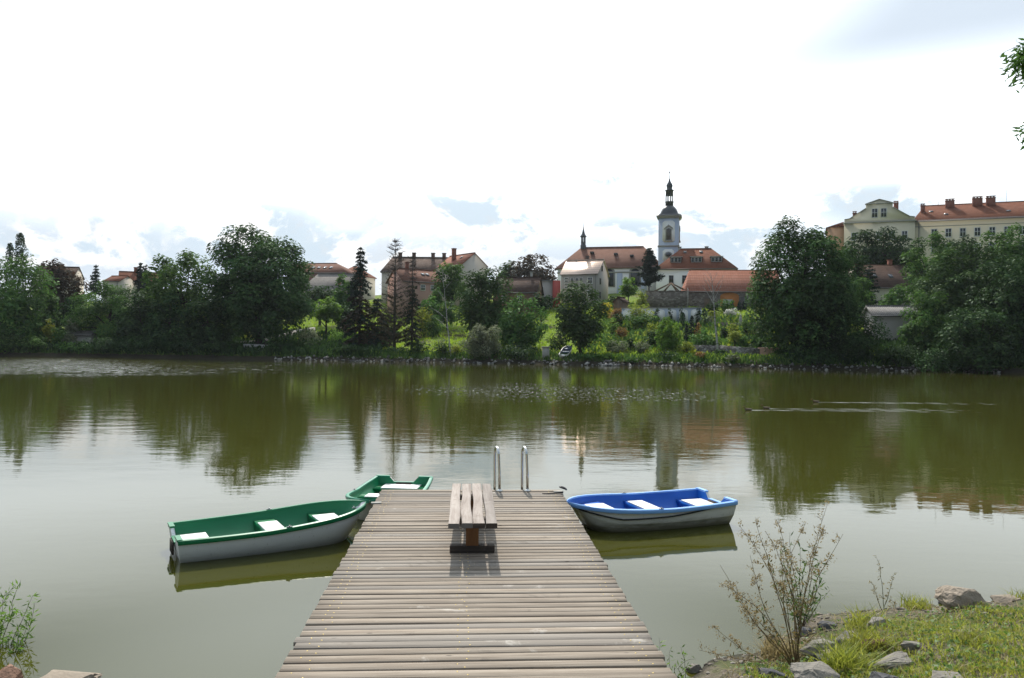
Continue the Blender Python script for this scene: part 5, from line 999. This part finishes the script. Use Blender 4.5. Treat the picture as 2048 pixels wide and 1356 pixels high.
def rowboat(name, label, origin, heading, Lb=2.9, B=1.28, fs=.36, fm=.36, fb=.50, hull='hull_white', gel='gel_green', rimm=None, notch=True, strakes=False, rub=None, motor_plate=True, pitch=0., draft=.20, group='rowing boats', fit=True):
    """local x from stern (0) to bow (Lb), z=0 at the waterline"""
    t_ = thing(name, label, 'boat', origin, heading, group); t_.rotation_euler.y = pitch
    n, m_ = 34, 22; T = np.linspace(0, 1, n)
    def half(t): return B / 2 * np.where(t < .45, .88 + .12 * np.sin(np.pi / 2 * t / .45), np.cos(np.pi / 2 * np.clip((t - .45) / .55, 0, 1) ** 2.1) ** .72)
    def sheer(t): return np.interp(t, [0, .45, 1], [fs, fm, fb]) + .03 * (2 * t - 1) ** 2 - .0
    def keel(t): return -draft + (fb + draft) * .95 * np.clip((t - .72) / .28, 0, 1) ** 2.6
    def xs(t, u): return Lb * t - .10 * (1 - u) * (t < .001) * 0 - np.clip((t - .8) / .2, 0, 1) * .16 * (1 - u) - (t <= .0) * 0 + (1 - u) * .10 * np.clip(1 - t / .12, 0, 1)
    def sec(t, u, ins=0., zk=None):
        """u 0..1 keel to gunwale (one side)"""
        hb = np.maximum(half(t) - ins, .004); zk_ = keel(t) if zk is None else np.maximum(keel(t) + .05, zk); zs = sheer(t)
        y = hb * (np.sin(np.pi / 2 * np.minimum(1, u * 1.02)) ** .62) * (.86 + .14 * u); zz = zk_ + (zs - zk_) * u ** 1.55
        return y, zz
    U = np.linspace(0, 1, m_)
    def shell(ins, zk, t0=0., t1=1.):
        V = []; TT = t0 + (t1 - t0) * T
        for t in TT:
            y, z = sec(t, U, ins, zk); x = xs(t, U)
            if strakes and zk is None: y = y - .022 * (((U * 4.4) % 1) - .5) * (U > .15) * min(1, (1 - t) * 5)
            V += [np.stack([x, -y, z], 1)[::-1], np.stack([x, y, z], 1)[1:]]
        k = 2 * m_ - 1; V = np.concatenate(V); Q = [(i * k + j, i * k + j + 1, (i + 1) * k + j + 1, (i + 1) * k + j) for i in range(n - 1) for j in range(k - 1)]
        return V, Q, k
    V, Q, k = shell(0, None); b = MB().add(V, Q)
    # transom with a cut-out for the outboard
    y0, z0 = sec(0., U); x0 = xs(0., U); tr = [(x0[i], -y0[i], z0[i]) for i in range(m_ - 1, 0, -1)] + [(x0[i], y0[i], z0[i]) for i in range(m_)]
    nd = .11 if notch else 0.; zt_ = sheer(0.)
    def tr_poly(dx, sc_):
        P = [(p[0] + dx, p[1] * sc_, p[2]) for p in tr]; top = [(dx + .0, .30, zt_), (dx + .012, .19, zt_ - nd), (dx + .012, -.19, zt_ - nd), (dx, -.30, zt_)] if notch else []
        return P + top
    A, Bp = tr_poly(0, 1), tr_poly(.05, .955); na = len(A); b.add(A + Bp, [tuple(range(na))] + [tuple(range(2 * na - 1, na - 1, -1))] + [((i + 1) % na, i, na + i, na + (i + 1) % na) for i in range(m_ * 2 - 2, na)], 0)
    o = b.build('hull', M[hull], t_); smooth_angle(o, 28)
    zf = -.02; V, Q, k = shell(.035, zf, .012, .985); bl_ = MB().add(V, Q)
    P = [(p[0] + .053, p[1] * .95, max(p[2], zf + .01)) for p in A]; bl_.add(P, [tuple(range(na))])
    o = bl_.build('liner', M[gel], t_); smooth_angle(o, 35)
    # rolled rim along both sides
    rb = MB()
    for s_ in (-1, 1):
        TT = np.linspace(0, 1, 44); yy, zz = half(TT), sheer(TT); X = Lb * TT
        for i in range(43):
            def cs(j): 
                w_ = min(.052, max(.012, yy[j] + .01)); yo = yy[j] + .018; return [(X[j], s_ * yo, zz[j] - .055), (X[j], s_ * (yo + .012), zz[j] - .03), (X[j], s_ * (yo + .006), zz[j] + .004), (X[j], s_ * (yo - .012), zz[j] + .014), (X[j], s_ * max(0, yo - w_), zz[j] + .012), (X[j], s_ * max(0, yo - w_ - .008), zz[j] - .01)]
            if i == 0: ring = []
            ring.append(cs(i))
        ring.append(cs(43)); Vr = np.array(ring).reshape(-1, 3); rb.add(Vr, [(p * 6 + q, p * 6 + (q + 1) % 6, (p + 1) * 6 + (q + 1) % 6, (p + 1) * 6 + q) for p in range(43) for q in range(6)] + [tuple(range(6)), tuple(43 * 6 + q for q in range(5, -1, -1))])
    yt = half(0.) + .012
    for s_ in (-1, 1): rb.bar((.025, s_ * .29, zt_ + .004), (.025, s_ * yt, zt_ + .004), .07, .03)
    if notch: rb.bar((.03, -.2, zt_ - nd + .003), (.03, .2, zt_ - nd + .003), .065, .02)
    o = rb.build('gunwale', M[rimm or gel], t_); smooth_angle(o, 40)
    def seat(name_, xa, xb, z, pad, box=True, py=.0, pw_=.62):
        ta, tb = xa / Lb, xb / Lb; s_ = MB()
        def hw(t, zz_):
            u = np.clip((zz_ - keel(t)) / (sheer(t) - keel(t)), 0, 1) ** (1 / 1.55); return max(.01, float(sec(t, u)[0]) - .028)
        lv = np.linspace(max(zf + .02, float(keel(tb + .07)) + .08), z, 6); Vs = []
        for zz_ in lv: ya, yb = hw(ta, zz_), hw(tb, zz_); Vs += [(xa, -ya, zz_), (xb, -yb, zz_), (xb, yb, zz_), (xa, ya, zz_)]
        s_.add(Vs, [(0, 3, 2, 1), (20, 21, 22, 23)] + [(i * 4 + j, i * 4 + (j + 1) % 4, i * 4 + 4 + (j + 1) % 4, i * 4 + 4 + j) for i in range(5) for j in range(4)])
        so_ = s_.build(name_, M[gel], t_)
        if pad: h_ = min(ya, yb); o_ = MB().box(((xa + xb) / 2, py * h_, z + .012), ((xb - xa) * .96, 2 * h_ * pw_, .022)).build('seat_board', M['seat_white'], so_); bevel(o_, .006)
        return so_
    seat('stern_seat', .06, .50, fs - .13, True, pw_=.72); seat('thwart', Lb * .43, Lb * .43 + .30, fm - .10, True, py=-.12, pw_=.62); seat('bow_seat', Lb * .72, Lb * .85, fm - .07, fit)
    if fit:
        for s_ in (-1, 1):
            x = Lb * .52; y = float(half(np.array(.52))); z = float(sheer(np.array(.52))) + .014; q = MB().box((x, s_ * y, z + .004), (.08, .03, .008)); q.tube([(x, s_ * y, z), (x, s_ * y, z + .026)], .012, 8); q.build('oarlock', M['zinc'], t_)
        q = MB().lathe([(.028, 0), (.028, .01), (.012, .016), (.010, .03)], 10, (Lb * .93, 0, float(sheer(np.array(.93))) - .06)); q.build('bow_eye', M['zinc'], t_)
        if motor_plate: MB().box((-.012 + .0, 0, zt_ - nd - .09), (.025, .30, .17)).build('motor_plate', M['dark_wood'], t_); MB().box((.085, 0, zt_ - nd - .07), (.02, .30, .14)).build('motor_plate', M['dark_wood'], t_)
    if rub:
        TT = np.linspace(0, .985, 30); sag = np.interp(TT, [0, .12, .45, .75, 1], [.015, .035, .12, .16, .06])
        u_ = np.clip(1 - sag / (sheer(TT) - keel(TT)), .05, 1) ** (1 / 1.55); pts = []
        for t, u in zip(TT, u_): y, z = sec(t, u); pts.append((float(xs(t, u)), (float(y) + .012), float(z)))
        MB().tube(pts, .013, 6).build('rub_strip', M['black'], t_, smooth=True)
        pts2 = [(p[0], -p[1], p[2]) for p in pts]; MB().tube(pts2, .013, 6).build('rub_strip', M['black'], t_, smooth=True)
    return t_
def boat_pose(stern, bow, z=0.): d = np.array(bow) - np.array(stern); return (stern[0], stern[1], z), math.atan2(d[1], d[0]), float(np.hypot(*d))
o_, hd, Lb = boat_pose((-4.76, 11.02), (-2.30, 12.42)); green = rowboat('rowing_boat', 'green lined white rowing boat moored along the left side of the dock', o_, hd, Lb, 1.30, .30, .35, .46)
o_, hd, Lb = boat_pose((3.63, 13.72), (.93, 12.82)); blue = rowboat('rowing_boat', 'blue lined rowing boat with greyish clinker hull right of the dock', o_, hd, Lb, 1.34, .37, .36, .40, 'hull_grey', 'gel_blue', 'gel_lightblue', strakes=True, rub=True)
o_, hd, Lb = boat_pose((-2.10, 15.46), (-2.33, 12.92)); third = rowboat('rowing_boat', 'green rowing boat mostly hidden behind the far left corner of the dock', o_, hd, Lb, 1.24, .33, .31, .38, 'hull_white', 'gel_green', 'gel_mint')
p = gpt(1131, 713); o_, hd, Lb = boat_pose((p[0] - .35, p[1] - 1.1), (p[0] + .55, p[1] + 2.4)); bch = rowboat('rowing_boat', 'small blue grey rowing boat pulled up on the far bank below the cherry tree', (o_[0], o_[1], float(terrH(o_[0], o_[1])) + .14), hd, 4.0, 1.25, .38, .38, .46, 'hull_grey', 'gel_grey', 'hull_grey', pitch=R(-15), fit=False, motor_plate=False)

# ------------------------------------------------------------------ ducks and their wakes
M['duck'] = m_plain('duck_plumage', (.10, .075, .05), .8, .2, .5, 18); M['duck_head'] = m_plain('duck_head', (.05, .045, .03), .7, .2, .3, 10); M['bill'] = m_plain('duck_bill', (.30, .20, .05), .5, .3, .1, 5)
def duck():
    b = MB(); P = [(.17, 0, .085, .012, .010), (.15, 0, .08, .03, .02), (.10, 0, .055, .07, .05), (.02, 0, .045, .095, .07), (-.07, 0, .05, .09, .072), (-.13, 0, .065, .06, .06), (-.155, 0, .10, .035, .035), (-.165, 0, .14, .026, .028), (-.178, 0, .17, .034, .034), (-.20, 0, .185, .036, .036), (-.23, 0, .18, .024, .024), (-.245, 0, .178, .010, .01)]
    n = 12; V = []
    for x, y, z, ry, rz_ in P: a = np.arange(n) * 2 * np.pi / n; V.append(np.stack([np.full(n, x), ry * np.cos(a), z + rz_ * np.sin(a)], 1))
    b.add(np.concatenate(V), [(i * n + j, i * n + (j + 1) % n, (i + 1) * n + (j + 1) % n, (i + 1) * n + j) for i in range(len(P) - 1) for j in range(n)] + [tuple(range(n)), tuple((len(P) - 1) * n + j for j in range(n - 1, -1, -1))]); return b
for i, (px, py, lb, rz) in enumerate([(1497, 820.5, 'leading duck of the pair swimming to the left', .02), (1533, 817.5, 'duck following close behind the leading one', -.02), (1632, 804.5, 'lone duck swimming farther out than the pair', .03)]):
    p = gp(px, py, 0); t = thing('duck', lb, 'duck', (p[0], p[1], -.02), rz, 'ducks on the lake'); duck().build('body', M['duck'], t, smooth=True); q = MB(); q.box((-.262, 0, .172), (.045, .022, .010)); q.build('bill', M['bill'], t)
    b = MB(); L_ = [14, 12.5, 15][i]; n = 60
    for s_, sp in ((1, .012), (-1, .05)):
        u = np.linspace(0, 1, n); x = .1 + L_ * u; y = s_ * (.06 + sp * x) + .04 * np.sin(x * 2.3 + i); h_ = .010 * (1 - u) ** .6 * (.6 + .4 * np.sin(x * 5 + i)) ; w_ = .055 + .05 * u
        V = np.concatenate([np.stack([x, y - w_, 0 * x - .004], 1), np.stack([x, y - w_ * .3, h_ * .8], 1), np.stack([x, y + w_ * .2, h_], 1), np.stack([x, y + w_, 0 * x - .004], 1)]); b.add(V, [(k * n + j, k * n + j + 1, (k + 1) * n + j + 1, (k + 1) * n + j) for k in range(3) for j in range(n - 1)])
    o = b.build('water_wake', bpy.data.materials['lake_water'], None, smooth=True, loc=(p[0], p[1], 0), fix=False, rz=[.06, .06, .02][i]); tag(o, ['faint wake trailing the leading duck', 'faint wake of the duck following behind', 'faint wake of the lone far duck'][i], kind='structure')

# ------------------------------------------------------------------ near bank: rocks, grass, weeds
M['rock_grey'] = m_plain('grey_rock', (.20, .185, .16), .9, .25, .3, 5, .7, dirt=(.10, .10, .095)); M['rock_tan'] = m_plain('tan_rock', (.27, .225, .175), .9, .25, .3, 4, .7, dirt=(.20, .13, .085)); M['rock_red'] = m_plain('reddish_rock', (.25, .15, .105), .9, .2, .3, 6, .7, dirt=(.12, .085, .06)); M['rock_dark'] = m_plain('dark_rock', (.075, .075, .08), .85, .3, .3, 5, .6)
def rock(name, label, px, py, wpx, hpx, Y, mat, seed, dep=.8, sink=.3, rz=0., flat=0.):
    """angular stone: hull of random points, roughened; px,py is the middle of its visible outline"""
    r_ = np.random.default_rng(seed); s = Y / F; p = at(px, py, Y); sx_, sz_ = wpx * s / 2, hpx * s / 2 * (1 + sink)
    bm = bmesh.new()
    for _ in range(17): v = unit(r_.normal(size=3)) * r_.uniform(.82, 1.12); v = np.clip(v * 1.25, -.95, .95); bm.verts.new(v)
    bmesh.ops.convex_hull(bm, input=bm.verts[:]); bmesh.ops.delete(bm, geom=[v for v in bm.verts if not v.link_faces], context='VERTS')
    bmesh.ops.bevel(bm, geom=bm.edges[:], offset=.05, segments=1, affect='EDGES'); bmesh.ops.triangulate(bm, faces=bm.faces[:]); bmesh.ops.subdivide_edges(bm, edges=bm.edges[:], cuts=2, use_grid_fill=True)
    V = np.array([v.co for v in bm.verts]); ext = np.abs(V).max(0); V = V / ext; ph = r_.uniform(0, 6, 9)
    V = V * (1 + .05 * np.sin(V[:, [1]] * 7 + ph[0]) * np.sin(V[:, [2]] * 8 + ph[1]) + .03 * np.sin(V[:, [0]] * 15 + ph[2]) * np.sin(V[:, [1]] * 17 + ph[3]) + .012 * r_.normal(size=(len(V), 1)))
    V = V * np.array([sx_, sx_ * dep, sz_])
    for v, c in zip(bm.verts, V): v.co = c
    me = bpy.data.meshes.new(name); bm.normal_update(); bm.to_mesh(me); bm.free(); me.materials.append(M[mat]); o = bpy.data.objects.new(name, me); C.objects.link(o)
    o.location = (p[0], p[1], p[2] - sz_ * sink * .6); o.rotation_euler.z = rz; tag(o, label, 'rock', 'stones on the near bank')
    if True: smooth_angle(o, 22)
    return o
def bankY(px, py):
    r = ray(px, py); o = np.array([0, 0, CAMZ])
    for Y in np.arange(4, 14, .02):
        q = o + r * Y
        if q[2] <= float(nearH(q[0], q[1])[0]): return Y
    return 9.
for i, (px, py, w, h, m, lb) in enumerate([
    (1926, 1191, 92, 44, 'rock_tan', 'big pale blocky rock at the grass edge on the right'), (2012, 1196, 44, 18, 'rock_tan', 'flat pale stone right of the big blocky rock'), (1883, 1194, 22, 34, 'rock_dark', 'dark cleft stone leaning on the big blocky rock'),
    (1636, 1288, 84, 34, 'rock_grey', 'broad flat grey stone behind the tall dry weed'), (1700, 1272, 60, 26, 'rock_grey', 'pale flat slab up the bank from the broad grey stone'), (1747, 1282, 48, 32, 'rock_red', 'reddish stone half in the grass'),
    (1780, 1322, 86, 42, 'rock_grey', 'rounded grey stone in the middle of the grass'), (1826, 1288, 42, 18, 'rock_grey', 'small grey stone sunk in the lawn'), (1545, 1340, 52, 34, 'rock_dark', 'dark grey stone at the bottom left of the bank'), (1632, 1346, 90, 40, 'rock_grey', 'big light grey stone at the bottom below the weed'),
    (1772, 1350, 66, 30, 'rock_dark', 'dark stone below the rounded grey stone'), (1650, 1318, 44, 22, 'rock_dark', 'small dark stone between the flat grey and the light grey stones'), (1660, 1302, 40, 16, 'rock_tan', 'little tan stone beside the broad flat grey stone'), (1900, 1352, 70, 22, 'rock_grey', 'flat stone in the lawn at the bottom edge'),
    (1540, 1276, 30, 26, 'rock_dark', 'dark wet stone at the waterline behind the weed'), (1605, 1262, 34, 24, 'rock_dark', 'dark stone under the green leafy weed'), (1560, 1248, 26, 14, 'rock_tan', 'pale stone by the water behind the dry weed'), (1757, 1244, 46, 22, 'rock_grey', 'grey stone at the top of the pebbly patch'), (1655, 1250, 40, 16, 'rock_dark', 'flat dark stone on the pebbly patch'),
    (1925, 1262, 30, 10, 'rock_grey', 'tiny grey stone lying in the short grass'), (1390, 1335, 34, 24, 'rock_grey', 'grey stone at the waterline next to the dock'), (18, 1346, 62, 40, 'rock_red', 'brown upright stone under the willow shoots'), (130, 1354, 110, 22, 'rock_tan', 'long brownish stone at the bottom left corner')]):
    rock('rock', lb, px, py + 2 + h * .12, w * 1.04, h * .92, bankY(px, py + h * .5), m, 700 + i, rz=(i * .37) % .8 - .4)
rg = rgen()
def bank_points(n, x0, x1, y0, y1, dmin, dmax=9., fade=.4):
    X = rg.uniform(x0, x1, n * 3); Y = rg.uniform(y0, y1, n * 3); z, d = nearH(X, Y); nz = .5 + .25 * np.sin(X * 2.3 + 1.2 * Y) + .25 * np.sin(X * 5.1 - Y * 4.3 + 1) + .2 * np.sin(X * 11 + Y * 9)
    ok = (d > dmin) & (d < dmax) & (rg.random(n * 3) < np.clip((d - dmin) / fade, .02, 1) * np.clip(.45 + nz * .8, .1, 1)); i = np.nonzero(ok)[0][:n]; return np.stack([X[i], Y[i], z[i]], 1)
def blades(P, h, w, lean=.5):
    n = len(P); a = rg.uniform(0, 6.283, n); t = np.stack([np.cos(a), np.sin(a), 0 * a], 1); hh = h * rg.uniform(.45, 1.35, n)[:, None]; l = rg.normal(size=(n, 3)) * np.array([1, 1, 0]) * lean * h; ww = w * rg.uniform(.6, 1.4, n)[:, None]
    up = np.array([0, 0, 1.]); m1 = P + up * hh * .55 + l * .3; tp = P + up * hh * .9 + l
    return np.stack([P - t * ww, P + t * ww, m1 + t * ww * .8, m1 - t * ww * .8], 1), np.stack([m1 - t * ww * .8, m1 + t * ww * .8, tp + t * .15 * ww, tp - t * .15 * ww], 1)
LF['near_grass'] = m_leaf('grass_blade', (.12, .15, .018), (.22, .24, .032), (.36, .33, .09), .5, spec=.06); LF['straw'] = m_leaf('dry_blade', (.20, .16, .07), (.32, .26, .13), (.42, .36, .2), .3); LF['clover'] = m_leaf('clover_leaf', (.05, .11, .015), (.09, .17, .025), (.13, .22, .04), .35, spec=.05)
P = bank_points(60000, 1.9, 9.5, 3.8, 10.5, .85); q1, q2 = blades(P, .055, .0042, .6); b = MB().quads(q1).quads(q2); o = b.build('grass', LF['near_grass'], None, fix=False); tag(o, 'short green grass on the near bank', 'grass', kind='stuff')
P = bank_points(5500, 1.6, 9.5, 3.8, 10.5, .35); q1, q2 = blades(P, .08, .0035, 1.1); o = MB().quads(q1).quads(q2).build('dry_grass', LF['straw'], None, fix=False); tag(o, 'dry straw coloured grass blades on the near bank', 'grass', kind='stuff')
P = bank_points(9000, 1.9, 9, 3.8, 10, .6) + np.array([0, 0, .035]); o = MB().quads(leaf_quads(P, unit(rg.normal(size=(len(P), 3)) * .5 + np.array([0, 0, 1])), .016, .022, rg)).build('clover', LF['clover'], None, fix=False); tag(o, 'clover leaves among the grass', 'clover', kind='stuff')
P = bank_points(1700, 1.0, 9, 4.5, 10.2, -.12, 1.3, .05); b = MB()
bm = bmesh.new(); bmesh.ops.create_icosphere(bm, subdivisions=1, radius=1); IV = np.array([v.co for v in bm.verts]); IF = [tuple(v.index for v in f.verts) for f in bm.faces]; bm.free()
for p in P: s_ = .012 * rg.uniform(.6, 2.6) ; b.add(IV * (1 + .3 * rg.normal(size=(len(IV), 1))) * s_ * np.array([1, .8, .55]) + p, IF)
NTm = NT('pebble'); M['pebble'] = NTm.fin(NTm.ramp(NTm.island(), [(0, (.07, .06, .05)), (.5, (.20, .175, .145)), (1, (.36, .33, .29))]), .9, None, .2); o = b.build('gravel', M['pebble'], None, fix=False); tag(o, 'pebbles along the near waterline', 'gravel', kind='stuff')
for i, (px, py, n, h, lb) in enumerate([(1735, 1300, 260, .22, 'long grass tuft beside the reddish stone'), (1690, 1345, 420, .24, 'lush grass tuft at the bottom below the flat slab'), (1945, 1290, 260, .12, 'dark green tuft in the lawn'), (1832, 1218, 260, .15, 'grass tuft at the edge left of the big blocky rock'), (1560, 1318, 360, .22, 'dry tawny tuft at the foot of the dry weed'), (1728, 1258, 160, .2, 'straggly tuft on the pebbly patch'), (2044, 1200, 120, .14, 'tuft at the right edge of the bank')]):
    Y = bankY(px, py); p = at(px, py, Y); a_ = rg.uniform(0, 6.28, n); rr = rg.uniform(0, 1, n) ** .6 * .16; Pp = np.stack([rr * np.cos(a_), rr * np.sin(a_), 0 * rr - .02], 1); q1, q2 = blades(Pp, h, .0045, .55)
    o = MB().quads(q1).quads(q2).build('grass_tuft', LF['straw'] if 'tawny' in lb else LF['near_grass'], None, loc=p, fix=False); tag(o, lb, 'grass tuft', 'longer grass tufts on the near bank')

M['weed_stem'] = m_bark('weed_stem', (.12, .085, .045), (.26, .20, .11), 30); M['green_stem'] = m_bark('green_stem', (.05, .06, .02), (.12, .13, .04), 30); M['willow_stem'] = m_bark('willow_stem', (.045, .035, .03), (.11, .085, .065), 30)
LF['dry_leaf'] = m_leaf('dry_weed_leaf', (.09, .075, .025), (.17, .13, .045), (.26, .17, .07), .3); LF['weed_leaf'] = m_leaf('weed_leaf', (.03, .06, .015), (.06, .105, .025), (.13, .15, .03), .4); LF['seed'] = m_leaf('seed_sprays', (.15, .115, .055), (.28, .22, .11), (.40, .34, .19), .3); LF['willow'] = m_leaf('willow_leaf', (.06, .13, .02), (.11, .20, .03), (.20, .30, .05), .45, spec=.05)
def weed(name, label, base, tips, Y, stemr, stem, leafs, group=None, jit=.25, cat='weed'):
    """stems from a pixel base to pixel tips; leafs = list of (material, part name, per stem, size a, b, from, to, spread, side twigs)"""
    p0 = at(base[0], base[1], Y); t = thing(name, label, cat, p0, 0, group); b = MB(); sets = {}
    for (tx, ty) in tips:
        e = at(tx, ty, Y + rg.normal() * jit) - p0; n = 9; u = np.linspace(0, 1, n); bow = rg.normal() * .06; per = np.cross(e, [0, 1, 0]); S = np.outer(u, e) + np.outer(np.sin(np.pi * u) * bow, unit(per)) + np.outer(u * (1 - u) * .25, [e[0] * -.6, 0, np.linalg.norm(e) * .4])
        S[1:-1] += rg.normal(size=(n - 2, 3)) * .006; S[0] = rg.normal(size=3) * .02 * np.array([1, 1, 0]) + np.array([0, 0, -.04]); b.tube(S, np.linspace(stemr, stemr * .25, n), 5, cap=False)
        cv = lambda j: np.array([np.interp(j, u, S[:, c]) for c in range(3)])
        for (mt, pn, k, a_, bb, f0, f1, spr, twig) in leafs:
            for _ in range(int(k * rg.uniform(.7, 1.3))):
                j = f0 + (f1 - f0) * rg.random() ** .8; q = cv(j); d = unit(rg.normal(size=3) + np.array([0, 0, .35])) * spr * rg.uniform(.4, 1.2) * (1.15 - .7 * j)
                if twig:
                    b.tube([q, q + d * .6 + np.array([0, 0, .012]), q + d], [stemr * .3, stemr * .22, stemr * .15], 3, cap=False); m_ = int(twig); v = rg.uniform(.25, 1.05, m_)[:, None]; pts = q + d * v + rg.normal(size=(m_, 3)) * spr * .10; dr = np.tile(d, (m_, 1)) * .4 + rg.normal(size=(m_, 3)) * spr * .45
                else: pts = (q + d * .35)[None]; dr = d[None]
                dr = unit(dr); nn = unit(np.cross(dr, rg.normal(size=dr.shape))); sd = np.cross(nn, dr); s_ = rg.uniform(.6, 1.25, (len(pts), 1)); q4 = np.stack([pts - dr * a_ * s_ * .1, pts + dr * a_ * s_ * .8 + sd * bb * s_, pts + dr * a_ * 2 * s_, pts + dr * a_ * s_ * .8 - sd * bb * s_], 1); sets.setdefault((mt, pn), []).append(q4)
    b.build('stem', M[stem], t, fix=False)
    for (mt, pn), qs in sets.items(): MB().quads(np.concatenate(qs)).build(pn, LF[mt], t, fix=False)
    return t
YW = bankY(1592, 1335)
weed('dry_weed', 'tall dry branching weed with rusty seed heads on the bank right of the dock', (1592, 1338), [(1478, 1050), (1510, 1040), (1530, 1062), (1555, 1042), (1560, 1100), (1500, 1110), (1440, 1130), (1436, 1165), (1470, 1190), (1425, 1250), (1398, 1300), (1655, 1008), (1650, 1050), (1612, 1045), (1686, 1068), (1545, 1150), (1580, 1120), (1490, 1215)], YW, .0055, 'weed_stem',
     [('seed', 'seed_sprays', 14, .0105, .0050, .42, 1.0, .13, 13), ('dry_leaf', 'foliage', 11, .026, .0075, .12, .8, .10, 0), ('weed_leaf', 'green_foliage', 7, .026, .007, .2, .7, .10, 0)])
weed('leafy_weed', 'bushy dark green leaved weed standing behind the dry one', (1602, 1262), [(1560, 1085), (1580, 1065), (1600, 1090), (1625, 1095), (1640, 1120), (1648, 1160), (1570, 1130), (1612, 1130), (1590, 1150), (1660, 1180), (1550, 1170), (1630, 1200)], bankY(1602, 1262), .005, 'willow_stem', [('weed_leaf', 'foliage', 30, .034, .0085, .15, 1.0, .11, 0), ('dry_leaf', 'dry_leaves', 6, .026, .006, .05, .7, .08, 0)])
weed('dry_weed', 'two thin dry stalks at the water edge left of the big blocky rock', (1765, 1222), [(1753, 1115), (1790, 1145), (1742, 1165), (1772, 1190)], bankY(1765, 1222), .0042, 'green_stem', [('dry_leaf', 'foliage', 14, .020, .005, .1, .9, .06, 0), ('seed', 'seed_sprays', 9, .009, .004, .45, 1.0, .06, 8)], jit=.1)
for bx_, tips, lb in [((1372, 1368), [(1318, 1275), (1340, 1300), (1362, 1295), (1352, 1325), (1330, 1330), (1376, 1330), (1392, 1318)], 'small green weed at the right edge of the dock')]: weed('green_weed', lb, bx_, tips, 6.9, .0035, 'green_stem', [('willow', 'foliage', 13, .022, .0075, .1, 1.0, .07, 0)], jit=.08)
weed('willow_shoot', 'bright green young willow shoots at the left edge of the bank', (-6, 1350), [(42, 1160), (28, 1172), (12, 1182), (70, 1205), (66, 1190), (48, 1225), (60, 1240), (40, 1290), (-10, 1180), (-30, 1200), (25, 1215), (58, 1275), (10, 1230), (-60, 1220), (35, 1250), (20, 1265)], bankY(0, 1350), .005, 'willow_stem', [('willow', 'foliage', 50, .034, .0075, .08, 1.0, .11, 0)], jit=.12)
# fallen twigs by the water
b = MB()
for (x0, y0, x1, y1) in [(1625, 1224, 1730, 1216), (1640, 1222, 1690, 1232), (1680, 1220, 1725, 1204), (1610, 1290, 1640, 1262), (1590, 1330, 1625, 1280)]:
    p, q = at(x0, y0, bankY(x0, y0) - .02), at(x1, y1, bankY(x1, y1) - .02); m_ = (p + q) / 2 + np.array([0, 0, .02]); b.tube([p, m_, q], [.006, .005, .002], 5)
o = b.build('fallen_twigs', M['weed_stem'], None); tag(o, 'thin dry twigs lying along the near waterline', 'twigs', kind='stuff')
# tree standing just outside the right edge, one spray of leaves hanging into view
rg = rgen(); zt0 = float(nearH(8.8, 7.6)[0]); t = thing('ash_tree', 'ash tree at the right edge whose leaf sprays hang into the sky', 'tree', (8.8, 7.6, zt0)); b = MB(); b.tube([(0, 0, -.4), (.05, .1, 1.5), (-.1, .1, 3.4), (-.2, .2, 5.2)], [.16, .13, .10, .05], 10)
S1 = at(2046, 118, 8.0) - np.array([8.8, 7.6, zt0]); S2 = at(2062, 262, 8.0) - np.array([8.8, 7.6, zt0]); E = [S1 + np.array([.12, 0, .05]), S2 + np.array([.08, 0, .04])]
for e in E: b.tube([(-.1, .1, 3.2), np.array([-1.2, .2, (3.2 + e[2]) / 2 + .5]), e + np.array([.6, 0, .25]), e], [.06, .04, .02, .008], 6, cap=False)
A = np.concatenate([S1 + np.array([.10, 0, 0]) + rg.normal(size=(560, 3)) * np.array([.085, .12, .085]), S1 + np.array([.32, 0, .06]) + rg.normal(size=(170, 3)) * np.array([.11, .14, .11]), S2 + np.array([.0, 0, 0]) + rg.normal(size=(80, 3)) * np.array([.035, .08, .05]), np.array([-.3, 0, 5.6]) + unit(rg.normal(size=(2600, 3))) * rg.uniform(.4, 1, (2600, 1)) ** .5 * np.array([1.9, 1.9, 1.7])])
dr = unit(rg.normal(size=A.shape) * .6 + np.array([-.5, 0, -.45])); nn = unit(np.cross(dr, rg.normal(size=A.shape))); sd = np.cross(nn, dr); s_ = rg.uniform(.7, 1.25, (len(A), 1)); a_, bb = .056, .014
for q in A[:700:5]: b.tube([np.array([q[0] + .16, q[1] * .5 + S1[1] * .5 if False else q[1], q[2] + .07]), q], [.004, .002], 3, cap=False)
MB().quads(np.stack([A, A + dr * a_ * .8 * s_ + sd * bb * s_, A + dr * a_ * 1.7 * s_, A + dr * a_ * .8 * s_ - sd * bb * s_], 1)).build('crown', LF['mid'], t, fix=False); b.build('trunk', BK['brown'], t, smooth=True)

# ------------------------------------------------------------------ thin sunny haze
hz = bpy.data.materials.new('haze'); hz.use_nodes = True; hn = hz.node_tree; hn.nodes.remove(hn.nodes['Principled BSDF'])
pv = hn.nodes.new('ShaderNodeVolumePrincipled'); pv.inputs['Density'].default_value = 9e-5; pv.inputs['Color'].default_value = (.84, .92, 1, 1); pv.inputs['Anisotropy'].default_value = .3
hn.links.new(pv.outputs[0], hn.nodes['Material Output'].inputs['Volume'])
o = MB().box((0, 835, 30), (1900, 1830, 66.4)).build('haze', hz); tag(o, 'thin bright summer haze over the lake', kind='stuff')
